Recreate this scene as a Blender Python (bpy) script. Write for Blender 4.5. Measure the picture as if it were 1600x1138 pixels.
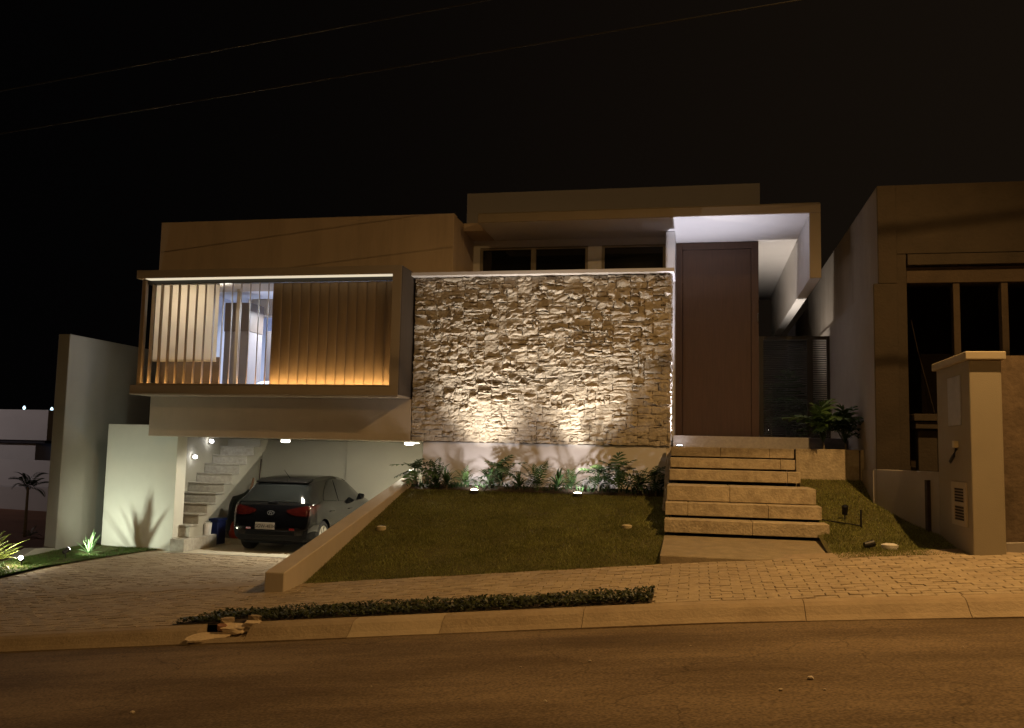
import bpy, bmesh, math, random
from mathutils import Vector, Matrix, noise as mnoise
R = math.radians
PI = math.pi
random.seed(11)
for o in list(bpy.data.objects):
    bpy.data.objects.remove(o)
S = bpy.context.scene
C = S.collection

# ------------------------------------------------------------------ camera
cam_d = bpy.data.cameras.new('camera')
cam = bpy.data.objects.new('camera', cam_d)
C.objects.link(cam)
yaw, pitch, roll = 0.2027698, 0.0961930, 0.0220877
fwd = Vector((-math.sin(yaw) * math.cos(pitch), math.cos(yaw) * math.cos(pitch), math.sin(pitch)))
right = Vector((math.cos(yaw), math.sin(yaw), 0))
up = right.cross(fwd)
r2 = right * math.cos(roll) + up * math.sin(roll)
u2 = -right * math.sin(roll) + up * math.cos(roll)
cam.matrix_world = Matrix(((r2.x, u2.x, -fwd.x, 0), (r2.y, u2.y, -fwd.y, 0), (r2.z, u2.z, -fwd.z, 1.6), (0, 0, 0, 1)))
cam_d.sensor_fit = 'HORIZONTAL'
cam_d.sensor_width = 36
cam_d.lens = 36 * 1416.27 / 1600
cam_d.clip_start = 0.05
cam_d.clip_end = 600
S.camera = cam

# ------------------------------------------------------------------ night sky
W = bpy.data.worlds.new('World')
S.world = W
W.use_nodes = True
wn, wl = W.node_tree.nodes, W.node_tree.links
bg = wn['Background']
tc = wn.new('ShaderNodeTexCoord')
sx = wn.new('ShaderNodeSeparateXYZ')
wl.new(tc.outputs['Generated'], sx.inputs[0])
mr = wn.new('ShaderNodeMapRange')
mr.interpolation_type = 'SMOOTHSTEP'
mr.inputs['From Min'].default_value = -0.75
mr.inputs['From Max'].default_value = 0.55
wl.new(sx.outputs['X'], mr.inputs['Value'])
cr = wn.new('ShaderNodeValToRGB')
cr.color_ramp.elements[0].color = (0.0006, 0.0006, 0.0007, 1)
cr.color_ramp.elements[1].color = (0.0072, 0.0048, 0.0030, 1)
wl.new(mr.outputs[0], cr.inputs[0])
wl.new(cr.outputs[0], bg.inputs['Color'])
bg.inputs['Strength'].default_value = 1.0

S.view_settings.view_transform = 'Standard'
S.view_settings.look = 'None'
S.view_settings.exposure = 0.0
S.view_settings.gamma = 1.0
S.render.engine = 'CYCLES'

# light colours and powers, all in one place
STREET = dict(col=(1.0, 0.57, 0.20), watt=2550, pos=(3.8, 9.15, 8.2), pos2=(-2.5, -5.5, 8.6), watt2=950)
WARM = (1.0, 0.88, 0.72)
COOL = (0.90, 0.88, 1.0)
P_WALL = 420      # two lawn uplights on the stone wall
P_SPILL = 38
P_DOOR = 620
P_GARAGE = 200
P_PANEL = 120
P_YUCCA = 60
P_ROOM = 170

# ------------------------------------------------------------------ materials
MATS = {}
def material(name, col, rough=0.7, var=0.12, scale=6.0, bump=0.0, bscale=60.0, metal=0.0, island=0.0, spec=0.4,
             dirt=None, dirt_scale=1.2, dirt_amt=0.0, coat=0.0, emit=None, estr=0.0, stretch=None):
    m = bpy.data.materials.new(name)
    m.use_nodes = True
    n, l = m.node_tree.nodes, m.node_tree.links
    b = n['Principled BSDF']
    b.inputs['Roughness'].default_value = rough
    b.inputs['Metallic'].default_value = metal
    b.inputs['Specular IOR Level'].default_value = spec
    b.inputs['Coat Weight'].default_value = coat
    if emit:
        b.inputs['Emission Color'].default_value = (*emit, 1)
        b.inputs['Emission Strength'].default_value = estr
    t = n.new('ShaderNodeNewGeometry')
    src = t.outputs['Position']
    if stretch:
        mp = n.new('ShaderNodeMapping')
        mp.inputs['Scale'].default_value = stretch
        l.new(src, mp.inputs['Vector'])
        src = mp.outputs['Vector']
    base = n.new('ShaderNodeRGB')
    base.outputs[0].default_value = (*col, 1)
    out = base.outputs[0]
    if var > 0:
        nz = n.new('ShaderNodeTexNoise')
        nz.inputs['Scale'].default_value = scale
        nz.inputs['Detail'].default_value = 6
        nz.inputs['Roughness'].default_value = 0.65
        l.new(src, nz.inputs['Vector'])
        r = n.new('ShaderNodeMapRange')
        r.inputs['From Min'].default_value = 0.25
        r.inputs['From Max'].default_value = 0.75
        r.inputs['To Min'].default_value = 1 - var
        r.inputs['To Max'].default_value = 1 + var
        l.new(nz.outputs['Fac'], r.inputs['Value'])
        vm = n.new('ShaderNodeVectorMath'); vm.operation = 'SCALE'
        l.new(out, vm.inputs[0]); l.new(r.outputs[0], vm.inputs['Scale'])
        out = vm.outputs[0]
    if island > 0:
        r = n.new('ShaderNodeMapRange')
        r.inputs['To Min'].default_value = 1 - island
        r.inputs['To Max'].default_value = 1 + island
        l.new(t.outputs['Random Per Island'], r.inputs['Value'])
        vm = n.new('ShaderNodeVectorMath'); vm.operation = 'SCALE'
        l.new(out, vm.inputs[0]); l.new(r.outputs[0], vm.inputs['Scale'])
        out = vm.outputs[0]
    if dirt:
        nz = n.new('ShaderNodeTexNoise')
        nz.inputs['Scale'].default_value = dirt_scale
        nz.inputs['Detail'].default_value = 8
        nz.inputs['Roughness'].default_value = 0.7
        l.new(src, nz.inputs['Vector'])
        r = n.new('ShaderNodeMapRange')
        r.inputs['From Min'].default_value = 0.48
        r.inputs['From Max'].default_value = 0.72
        r.inputs['To Max'].default_value = dirt_amt
        l.new(nz.outputs['Fac'], r.inputs['Value'])
        mx = n.new('ShaderNodeMix'); mx.data_type = 'RGBA'
        l.new(r.outputs[0], mx.inputs[0]); l.new(out, mx.inputs[6])
        mx.inputs[7].default_value = (*dirt, 1)
        out = mx.outputs[2]
    l.new(out, b.inputs['Base Color'])
    if bump > 0:
        nz = n.new('ShaderNodeTexNoise')
        nz.inputs['Scale'].default_value = bscale
        nz.inputs['Detail'].default_value = 5
        l.new(src, nz.inputs['Vector'])
        bp = n.new('ShaderNodeBump')
        bp.inputs['Strength'].default_value = min(1, bump)
        bp.inputs['Distance'].default_value = 0.01 * max(1, bump)
        l.new(nz.outputs['Fac'], bp.inputs['Height'])
        l.new(bp.outputs[0], b.inputs['Normal'])
    MATS[name] = m
    return m

def emitter(name, col, strength):
    m = bpy.data.materials.new(name)
    m.use_nodes = True
    n, l = m.node_tree.nodes, m.node_tree.links
    n.remove(n['Principled BSDF'])
    e = n.new('ShaderNodeEmission')
    e.inputs[0].default_value = (*col, 1)
    e.inputs[1].default_value = strength
    l.new(e.outputs[0], n['Material Output'].inputs[0])
    MATS[name] = m
    return m

def leafmat(name, col, trans=0.25, island=0.3, rough=0.45, var=0.25, scale=9):
    m = material(name, col, rough, var, scale, island=island)
    n, l = m.node_tree.nodes, m.node_tree.links
    b = n['Principled BSDF']
    src = b.inputs['Base Color'].links[0].from_socket
    tr = n.new('ShaderNodeBsdfTranslucent')
    l.new(src, tr.inputs[0])
    mx = n.new('ShaderNodeMixShader')
    mx.inputs[0].default_value = trans
    l.new(b.outputs[0], mx.inputs[1]); l.new(tr.outputs[0], mx.inputs[2])
    l.new(mx.outputs[0], n['Material Output'].inputs[0])
    return m

def glassmat(name, col=(0.02, 0.022, 0.025), rough=0.03):
    return material(name, col, rough, 0, spec=0.6)

material('cream_paint', (0.48, 0.41, 0.32), 0.75, 0.06, 2.5, 0.15, 90, dirt=(0.33, 0.27, 0.2), dirt_scale=1.6, dirt_amt=0.3, stretch=(1, 1, 0.4))
material('parapet_paint', (0.58, 0.47, 0.36), 0.8, 0.06, 1.5, 0.12, 90, dirt=(0.30, 0.23, 0.17), dirt_scale=1.3, dirt_amt=0.45, stretch=(1.4, 1, 0.22))
material('white_paint', (0.74, 0.73, 0.72), 0.7, 0.03, 2, 0.08, 90)
material('soffit_paint', (0.78, 0.76, 0.76), 0.7, 0.04, 1.2, 0.05, 60)
material('grey_paint', (0.22, 0.22, 0.19), 0.75, 0.06, 2, 0.15, 70)
material('panel_paint', (0.62, 0.625, 0.56), 0.75, 0.05, 2, 0.12, 80)
material('frame_paint', (0.33, 0.28, 0.22), 0.7, 0.05, 2, 0.1, 80)
material('base_paint', (0.64, 0.61, 0.60), 0.7, 0.04, 2, 0.1, 80)
material('stone_rough', (0.46, 0.41, 0.34), 0.95, 0.25, 16, 2.2, 26, island=0.2, dirt=(0.36, 0.29, 0.2), dirt_scale=5, dirt_amt=0.5)
material('mortar', (0.16, 0.13, 0.10), 0.95, 0.2, 10, 0.5, 60)
material('step_stone', (0.42, 0.355, 0.26), 0.9, 0.25, 9, 1.3, 30, island=0.10, dirt=(0.22, 0.17, 0.11), dirt_scale=5, dirt_amt=0.75)
material('slab_stone', (0.29, 0.24, 0.165), 0.9, 0.22, 7, 0.8, 40, dirt=(0.20, 0.155, 0.10), dirt_scale=3, dirt_amt=0.6)
material('granite', (0.33, 0.31, 0.30), 0.6, 0.2, 25, 0.2, 70)
material('paver', (0.36, 0.29, 0.20), 0.9, 0.22, 9, 0.9, 40, island=0.14, dirt=(0.24, 0.18, 0.12), dirt_scale=1.6, dirt_amt=0.5)
material('sand_joint', (0.33, 0.26, 0.18), 0.95, 0.25, 8, 0.4, 80)
material('kerb', (0.34, 0.265, 0.175), 0.95, 0.18, 3.5, 0.9, 30, dirt=(0.25, 0.18, 0.11), dirt_scale=2.2, dirt_amt=0.7)
material('kerb_new', (0.42, 0.335, 0.225), 0.95, 0.12, 4, 0.6, 30)
material('broken_concrete', (0.60, 0.48, 0.33), 0.9, 0.15, 8, 0.8, 30)
material('brick_red', (0.26, 0.13, 0.08), 0.9, 0.2, 10, 0.6, 40)
material('soil', (0.060, 0.042, 0.026), 0.95, 0.4, 12, 1.0, 30)
material('dark_soil_and_gap_shade', (0.035, 0.022, 0.014), 0.95, 0.4, 6, 0.8, 20)
material('lawn_soil', (0.085, 0.075, 0.024), 0.95, 0.35, 5, 0.6, 50)
material('wood_door', (0.085, 0.047, 0.030), 0.55, 0.18, 3, 0.12, 40, stretch=(14, 14, 0.7))
material('slat_wood', (0.21, 0.155, 0.098), 0.55, 0.12, 4, 0.1, 50, stretch=(12, 12, 0.6))
material('side_brown', (0.075, 0.06, 0.048), 0.7, 0.12, 3, stretch=(6, 6, 0.6))
material('black_metal', (0.018, 0.017, 0.016), 0.5, 0.1, 5)
material('dark_metal', (0.04, 0.038, 0.035), 0.45, 0.1, 5)
material('frame_alu', (0.30, 0.26, 0.20), 0.5, 0.05, 3)
material('floor_tile', (0.74, 0.68, 0.54), 0.25, 0.06, 3)
material('garage_paint', (0.40, 0.385, 0.32), 0.75, 0.04, 1.5, 0.08, 70)
material('stair_stone', (0.40, 0.38, 0.33), 0.7, 0.25, 12, 0.4, 40, dirt=(0.24, 0.22, 0.18), dirt_scale=5, dirt_amt=0.6)
material('neighbour_plaster', (0.34, 0.30, 0.26), 0.9, 0.22, 1.2, 0.5, 30, dirt=(0.20, 0.17, 0.14), dirt_scale=0.8, dirt_amt=0.6, stretch=(1, 1, 0.3))
material('neighbour_smooth', (0.33, 0.30, 0.27), 0.85, 0.08, 2, 0.2, 50)
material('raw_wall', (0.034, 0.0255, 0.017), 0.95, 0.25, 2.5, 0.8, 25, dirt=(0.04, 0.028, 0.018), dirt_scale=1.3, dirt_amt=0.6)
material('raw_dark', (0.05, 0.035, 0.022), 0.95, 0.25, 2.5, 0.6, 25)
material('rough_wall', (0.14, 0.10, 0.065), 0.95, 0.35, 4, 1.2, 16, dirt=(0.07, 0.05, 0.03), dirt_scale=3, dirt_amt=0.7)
material('pillar_paint', (0.31, 0.27, 0.20), 0.8, 0.05, 2, 0.25, 90)
material('pillar_cap', (0.44, 0.38, 0.28), 0.8, 0.06, 3, 0.2, 60)
material('plastic_grey', (0.40, 0.40, 0.42), 0.5, 0.15, 6)
material('white_plastic', (0.7, 0.68, 0.64), 0.5, 0.05, 6)
material('cream_plastic', (0.62, 0.55, 0.36), 0.5, 0.05, 6)
material('car_paint', (0.003, 0.003, 0.0035), 0.10, 0, coat=0.45, spec=0.3)
material('car_trim', (0.006, 0.006, 0.0065), 0.45, 0, spec=0.05)
material('rubber', (0.014, 0.014, 0.014), 0.85, 0.1, 20)
material('rim', (0.62, 0.60, 0.55), 0.35, 0.04, 8, metal=0.55)
material('tail_red', (0.032, 0.004, 0.003), 0.12, 0.4, 22, coat=0.6)
material('reflector_red', (0.16, 0.008, 0.012), 0.2, 0, coat=0.6)
material('plate_grey', (0.26, 0.23, 0.20), 0.45, 0.06, 10)
material('plate_ink', (0.02, 0.018, 0.015), 0.6, 0)
material('chrome', (0.55, 0.55, 0.56), 0.15, 0, metal=1.0)
glassmat('car_glass', (0.006, 0.007, 0.007), 0.06)
glassmat('window_glass', (0.010, 0.010, 0.010), 0.05)
material('blue_plastic', (0.010, 0.018, 0.075), 0.5, 0.15, 6)
material('red_plastic', (0.42, 0.055, 0.02), 0.45, 0.25, 9)
material('black_bag', (0.010, 0.012, 0.010), 0.4, 0.2, 9)
material('cardboard', (0.23, 0.13, 0.07), 0.9, 0.12, 5)
material('broom_wood', (0.05, 0.03, 0.02), 0.7, 0.1, 5)
material('room_wall', (0.62, 0.66, 0.78), 0.8, 0.02, 2)
material('room_ceiling', (0.76, 0.76, 0.80), 0.8, 0.02, 2)
material('beam_beige', (0.46, 0.38, 0.30), 0.8, 0.04, 2)
material('wardrobe_dark', (0.11, 0.085, 0.07), 0.5, 0.08, 3, stretch=(8, 8, 0.5))
material('wardrobe_grey', (0.20, 0.18, 0.18), 0.4, 0.05, 3)
material('tv_panel', (0.012, 0.014, 0.03), 0.3, 0)
material('bed_cloth', (0.50, 0.56, 0.75), 0.9, 0.35, 11, 0.5, 20)
leafmat('blind_cloth', (0.72, 0.66, 0.56), 0.6, 0.0, 0.9, 0.02, 2)
material('stone_disc', (0.52, 0.45, 0.30), 0.8, 0.1, 10)
material('pebble', (0.5, 0.42, 0.32), 0.9, 0.15, 20)
material('far_white', (0.52, 0.50, 0.49), 0.85, 0.05, 1)
material('far_dark', (0.03, 0.028, 0.035), 0.8, 0.2, 1)
material('red_dirt', (0.17, 0.075, 0.040), 0.95, 0.25, 0.8, 0.5, 6)
material('trunk', (0.23, 0.19, 0.13), 0.9, 0.25, 20, 0.6, 40)
leafmat('leaf_dark', (0.030, 0.062, 0.022))
leafmat('leaf_mid', (0.055, 0.105, 0.030))
leafmat('leaf_agave', (0.20, 0.34, 0.16), 0.15, 0.15, 0.4)
leafmat('leaf_yucca', (0.24, 0.29, 0.075), 0.2, 0.25)
leafmat('leaf_hedge', (0.050, 0.060, 0.020), 0.2, 0.5)
leafmat('grass_blade', (0.215, 0.225, 0.066), 0.3, 0.35, 0.6, 0.42, 1.3)
leafmat('grass_green', (0.060, 0.125, 0.020), 0.3, 0.3, 0.6)
emitter('lens_warm', (1.0, 0.86, 0.62), 14)
emitter('lens_cool', (0.95, 0.93, 1.0), 16)
emitter('lens_down', (1.0, 0.93, 0.80), 9)
emitter('led_cream', (1.0, 0.86, 0.62), 0.8)
emitter('led_amber', (1.0, 0.60, 0.23), 80.0)
emitter('led_blue', (0.55, 0.72, 1.0), 3.0)
emitter('street_lens', (1.0, 0.62, 0.25), 20)
emitter('far_lamp', (0.6, 0.85, 1.0), 2.5)
emitter('far_window', (0.35, 0.55, 1.0), 0.35)

def asphalt():
    m = bpy.data.materials.new('asphalt')
    m.use_nodes = True
    n, l = m.node_tree.nodes, m.node_tree.links
    b = n['Principled BSDF']
    g = n.new('ShaderNodeNewGeometry')
    mp = n.new('ShaderNodeMapping'); mp.inputs['Scale'].default_value = (0.35, 1.0, 1.0)
    l.new(g.outputs['Position'], mp.inputs['Vector'])
    big = n.new('ShaderNodeTexNoise'); big.inputs['Scale'].default_value = 1.1; big.inputs['Detail'].default_value = 7; big.inputs['Roughness'].default_value = 0.65
    l.new(mp.outputs[0], big.inputs['Vector'])
    fine = n.new('ShaderNodeTexNoise'); fine.inputs['Scale'].default_value = 48; fine.inputs['Detail'].default_value = 4
    l.new(g.outputs['Position'], fine.inputs['Vector'])
    ramp = n.new('ShaderNodeValToRGB')
    e = ramp.color_ramp.elements
    e[0].position = 0.33; e[0].color = (0.098, 0.069, 0.042, 1)
    e[1].position = 0.66; e[1].color = (0.195, 0.143, 0.09, 1)
    l.new(big.outputs['Fac'], ramp.inputs[0])
    r = n.new('ShaderNodeMapRange')
    r.inputs['From Min'].default_value = 0.3; r.inputs['From Max'].default_value = 0.7
    r.inputs['To Min'].default_value = 0.6; r.inputs['To Max'].default_value = 1.4
    l.new(fine.outputs['Fac'], r.inputs['Value'])
    mp2 = n.new('ShaderNodeMapping'); mp2.inputs['Scale'].default_value = (0.10, 1.5, 1.0)
    l.new(g.outputs['Position'], mp2.inputs['Vector'])
    stk = n.new('ShaderNodeTexNoise'); stk.inputs['Scale'].default_value = 1.4; stk.inputs['Detail'].default_value = 6; stk.inputs['Roughness'].default_value = 0.7
    l.new(mp2.outputs[0], stk.inputs['Vector'])
    rs = n.new('ShaderNodeMapRange'); rs.inputs['From Min'].default_value = 0.3; rs.inputs['From Max'].default_value = 0.7
    rs.inputs['To Min'].default_value = 0.78; rs.inputs['To Max'].default_value = 1.2
    l.new(stk.outputs['Fac'], rs.inputs['Value'])
    wob = n.new('ShaderNodeTexNoise'); wob.inputs['Scale'].default_value = 1.6; wob.inputs['Detail'].default_value = 5
    l.new(g.outputs['Position'], wob.inputs['Vector'])
    add = n.new('ShaderNodeVectorMath'); add.operation = 'ADD'
    l.new(g.outputs['Position'], add.inputs[0]); l.new(wob.outputs['Color'], add.inputs[1])
    vor = n.new('ShaderNodeTexVoronoi'); vor.feature = 'DISTANCE_TO_EDGE'; vor.inputs['Scale'].default_value = 0.42
    l.new(add.outputs[0], vor.inputs['Vector'])
    rc = n.new('ShaderNodeMapRange'); rc.inputs['From Max'].default_value = 0.006; rc.inputs['To Min'].default_value = 0.62; rc.inputs['To Max'].default_value = 1.0
    l.new(vor.outputs['Distance'], rc.inputs['Value'])
    m1 = n.new('ShaderNodeMath'); m1.operation = 'MULTIPLY'; l.new(rs.outputs[0], m1.inputs[0]); l.new(rc.outputs[0], m1.inputs[1])
    m2 = n.new('ShaderNodeMath'); m2.operation = 'MULTIPLY'; l.new(m1.outputs[0], m2.inputs[0]); l.new(r.outputs[0], m2.inputs[1])
    vm = n.new('ShaderNodeVectorMath'); vm.operation = 'SCALE'
    l.new(ramp.outputs[0], vm.inputs[0]); l.new(m2.outputs[0], vm.inputs['Scale'])
    l.new(vm.outputs[0], b.inputs['Base Color'])
    b.inputs['Roughness'].default_value = 0.92
    b.inputs['Specular IOR Level'].default_value = 0.15
    bp = n.new('ShaderNodeBump'); bp.inputs['Strength'].default_value = 0.7; bp.inputs['Distance'].default_value = 0.006
    l.new(fine.outputs['Fac'], bp.inputs['Height'])
    l.new(bp.outputs[0], b.inputs['Normal'])
    MATS['asphalt'] = m
asphalt()

# ------------------------------------------------------------------ helpers
def obj(name, me, parent=None, mat=None, kind=None):
    o = bpy.data.objects.new(name, me)
    C.objects.link(o)
    if mat: me.materials.append(MATS[mat]) if not me.materials else None
    if parent is not None: o.parent = parent
    if kind: o['kind'] = kind
    return o

def thing(name, label, cat, loc=(0, 0, 0), group=None, rz=0):
    o = bpy.data.objects.new(name, None)
    o.empty_display_size = 0.2
    C.objects.link(o)
    o.location = loc
    o.rotation_euler = (0, 0, rz)
    o['label'] = label
    o['category'] = cat
    if group: o['group'] = group
    return o

def tag(o, label, cat, group=None):
    o['label'] = label
    o['category'] = cat
    if group: o['group'] = group
    return o

class MB:
    """collects geometry, built into one mesh object"""
    def __init__(s): s.v = []; s.f = []; s.off = Vector((0, 0, 0))
    def add(s, v, f):
        k = len(s.v)
        s.v += [tuple(p) for p in v]
        s.f += [tuple(i + k for i in q) for q in f]
        return s
    def box(s, x0, x1, y0, y1, z0, z1):
        return s.add([(x0, y0, z0), (x1, y0, z0), (x1, y1, z0), (x0, y1, z0), (x0, y0, z1), (x1, y0, z1), (x1, y1, z1), (x0, y1, z1)],
                     [(3, 2, 1, 0), (4, 5, 6, 7), (0, 1, 5, 4), (1, 2, 6, 5), (2, 3, 7, 6), (3, 0, 4, 7)])
    def prism(s, pts, d):
        """pts: planar loop of 3d points, extruded by vector d"""
        n = len(pts); d = Vector(d)
        v = [Vector(p) for p in pts] + [Vector(p) + d for p in pts]
        f = [tuple(range(n)), tuple(range(2 * n - 1, n - 1, -1))]
        f += [(i, i + n, (i + 1) % n + n, (i + 1) % n) for i in range(n)]
        return s.add(v, f)
    def tube(s, path, rad, n=8, cap=True):
        path = [Vector(p) for p in path]
        rads = rad if isinstance(rad, (list, tuple)) else [rad] * len(path)
        rings = []
        for i, p in enumerate(path):
            a = path[max(0, i - 1)]; b = path[min(len(path) - 1, i + 1)]
            t = (b - a).normalized()
            q = Vector((0, 0, 1)) if abs(t.z) < 0.9 else Vector((1, 0, 0))
            x = t.cross(q).normalized(); y = t.cross(x).normalized()
            rings.append([p + (x * math.cos(2 * PI * k / n) + y * math.sin(2 * PI * k / n)) * rads[i] for k in range(n)])
        v = [p for r in rings for p in r]
        f = [(i * n + k, i * n + (k + 1) % n, (i + 1) * n + (k + 1) % n, (i + 1) * n + k) for i in range(len(rings) - 1) for k in range(n)]
        if cap: f += [tuple(range(n - 1, -1, -1)), tuple(range((len(rings) - 1) * n, len(rings) * n))]
        return s.add(v, f)
    def lathe(s, prof, n=16, c=(0, 0, 0)):
        v = []; f = []
        for (r, z) in prof:
            v += [(c[0] + r * math.cos(2 * PI * k / n), c[1] + r * math.sin(2 * PI * k / n), c[2] + z) for k in range(n)]
        m = len(prof)
        f = [(i * n + k, i * n + (k + 1) % n, (i + 1) * n + (k + 1) % n, (i + 1) * n + k) for i in range(m - 1) for k in range(n)]
        f += [tuple(range(n - 1, -1, -1)), tuple(range((m - 1) * n, m * n))]
        return s.add(v, f)
    def mesh(s, name, smooth=False, bevel=0.0, fix=True):
        me = bpy.data.meshes.new(name)
        me.from_pydata(s.v, [], s.f)
        if fix or bevel:
            bm = bmesh.new(); bm.from_mesh(me)
            if fix: bmesh.ops.recalc_face_normals(bm, faces=bm.faces)
            if bevel: bmesh.ops.bevel(bm, geom=[e for e in bm.edges if e.calc_face_angle(0) > 0.5], offset=bevel, segments=1, affect='EDGES')
            bm.to_mesh(me); bm.free()
        if smooth: me.polygons.foreach_set('use_smooth', [True] * len(me.polygons))
        return me
    def build(s, name, mat, parent=None, smooth=False, bevel=0.0, kind=None, fix=True):
        me = s.mesh(name, smooth, bevel, fix)
        if parent is not None and parent.type == 'EMPTY' and not parent.get('_raw'):
            me.transform(abs_inv(parent))
        elif parent is not None:
            me.transform(abs_inv(parent))
        return obj(name, me, parent, mat, kind)

def abs_mat(o):
    m = Matrix.LocRotScale(o.location, o.rotation_euler, o.scale)
    while o.parent is not None:
        o = o.parent
        m = Matrix.LocRotScale(o.location, o.rotation_euler, o.scale) @ m
    return m
def abs_inv(o): return abs_mat(o).inverted()

def bx(name, mat, parent, x0, x1, y0, y1, z0, z1, bevel=0.006, kind=None):
    return MB().box(x0, x1, y0, y1, z0, z1).build(name, mat, parent, bevel=bevel, kind=kind)

def lamp(name, kind, col, watt, loc, parent=None, rad=0.03, target=None, size=None, blend=0.5, sizexy=None):
    d = bpy.data.lights.new(name, kind)
    d.color = col
    d.energy = watt
    if kind in ('POINT', 'SPOT'): d.shadow_soft_size = rad
    if kind == 'SPOT': d.spot_size = R(size); d.spot_blend = blend
    if kind == 'AREA':
        d.shape = 'RECTANGLE'; d.size, d.size_y = sizexy
    o = bpy.data.objects.new(name, d)
    C.objects.link(o)
    m = Matrix.Translation(Vector(loc))
    if target is not None:
        q = (Vector(target) - Vector(loc)).to_track_quat('-Z', 'Y')
        m = m @ q.to_matrix().to_4x4()
    if parent is not None:
        o.parent = parent
        m = abs_inv(parent) @ m
    o.matrix_local = m
    return o

def st(x):            # height of the road at the kerb: the street climbs to the right
    xx = max(-34.0, min(26.0, x))
    return 0.08 + (0.0996 * xx if xx < 0 else 0.078 * xx)
def walk(x, y):       # height of the pavement
    return st(x) + 0.15 + 0.11 * max(0, (y - 8.8)) / 2.35
def drive(x, y):
    a = st(x) + 0.26
    t = max(0.0, min(1.0, (y - 11.15) / 5.25))
    return a + (-0.52 - a) * t
def lawn(x, y):
    a = st(x) + 0.255
    t = (y - 11.15) / 4.15
    return a + (0.90 - a) * t
def rlawn(x, y):
    a = st(x) + 0.255
    t = (y - 11.15) / 3.75
    return a + (1.28 - a) * max(0, t) ** 1.75

def sheet(name, mat, xs, ys, zf, kind='structure', parent=None, smooth=True):
    b = MB()
    v = [(x, y, zf(x, y)) for y in ys for x in xs]
    n = len(xs)
    f = [(j * n + i, j * n + i + 1, (j + 1) * n + i + 1, (j + 1) * n + i) for j in range(len(ys) - 1) for i in range(n - 1)]
    b.add(v, f)
    return b.build(name, mat, parent, smooth=smooth, kind=kind, fix=False)
def lin(a, b, n): return [a + (b - a) * i / n for i in range(n + 1)]

# ------------------------------------------------------------------ setting: ground, road, kerb
far = [-400, -200, -100, -60, -40] + lin(-34, 26, 60) + [40, 60, 100, 200, 400]
sheet('ground', 'dark_soil_and_gap_shade', far, [-300, -100, -30, 0, 8, 10, 14, 20, 30, 60, 120, 300, 400], lambda x, y: st(x) - 1.6)
def roadz(x, y):
    crown = 0.05 * (1 - ((y - 4.2) / 4.4) ** 2)
    return st(x) + crown + 0.006 * math.sin(x * 1.7 + y * 2.1)
sheet('road', 'asphalt', [-60, -40] + lin(-34, 26, 120) + [40, 60], lin(-0.6, 8.62, 24), roadz)
def lotz(x, y): return -1.05 + 0.012 * (y - 20) + 0.03 * math.sin(x * .9) * math.sin(y * .7)
sheet('vacant_lot', 'red_dirt', [-150, -100, -70, -50] + lin(-40, -12.25, 30), lin(9.5, 60, 40), lambda x, y: lotz(x, y) if y < 40 else lotz(x, 40))

kerb = bpy.data.objects.new('kerb', None); C.objects.link(kerb); kerb['kind'] = 'structure'
x = -34.0
random.seed(5)
cuts = [-34, -29, -24, -20, -16.2, -12.6, -10.2, -8.1, -6.05, -5.02, -4.45, -3.35, -2.42, -1.05, 0.95, 2.31, 4.3, 6.4, 9, 12, 16, 20, 26]
for a, b in zip(cuts[:-1], cuts[1:]):
    mb = MB()
    xs = lin(a + 0.003, b - 0.003, max(2, int((b - a) / 0.35)))
    broken = (a == -5.02)
    ring = []
    for xx in xs:
        j = 0.008 * mnoise.noise(Vector((xx * 2.3, 1.0, 0)))
        k = 0.012 * mnoise.noise(Vector((xx * 1.1, 5.0, 0)))
        z = st(xx)
        dz = -0.10 if broken else 0
        ring.append([(xx, 8.56 + k, z - 0.3), (xx, 8.565 + k, z + 0.012), (xx, 8.63 + k, z + 0.05), (xx, 8.71 + j, z + 0.118 + dz), (xx, 8.77 + j, z + 0.144 + dz), (xx, 8.90, z + 0.153 + dz), (xx, 8.90, z - 0.3)])
    m = 7
    v = [p for r_ in ring for p in r_]
    f = [(i * m + q, (i + 1) * m + q, (i + 1) * m + (q + 1) % m, i * m + (q + 1) % m) for i in range(len(ring) - 1) for q in range(m)]
    f += [tuple(range(m)), tuple(range((len(ring) - 1) * m, len(ring) * m))]
    mb.add(v, f)
    mb.build('kerb_stone', 'kerb_new' if a == -2.42 - 0.93 else 'kerb', kerb)

# pavement and driveway
HX0, HX1, HY0, HY1 = -5.42, -0.44, 8.93, 9.40       # planting strip in the pavement
walkobj = sheet('pavement', 'sand_joint', lin(-34, 26, 120), lin(8.89, 11.6, 8), lambda x, y: walk(x, y) - 0.012)
driveobj = sheet('driveway', 'sand_joint', lin(-11.35, -5.2, 20), lin(11.0, 16.42, 16), lambda x, y: (drive(x, max(y, 11.15)) - 0.012))

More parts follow.
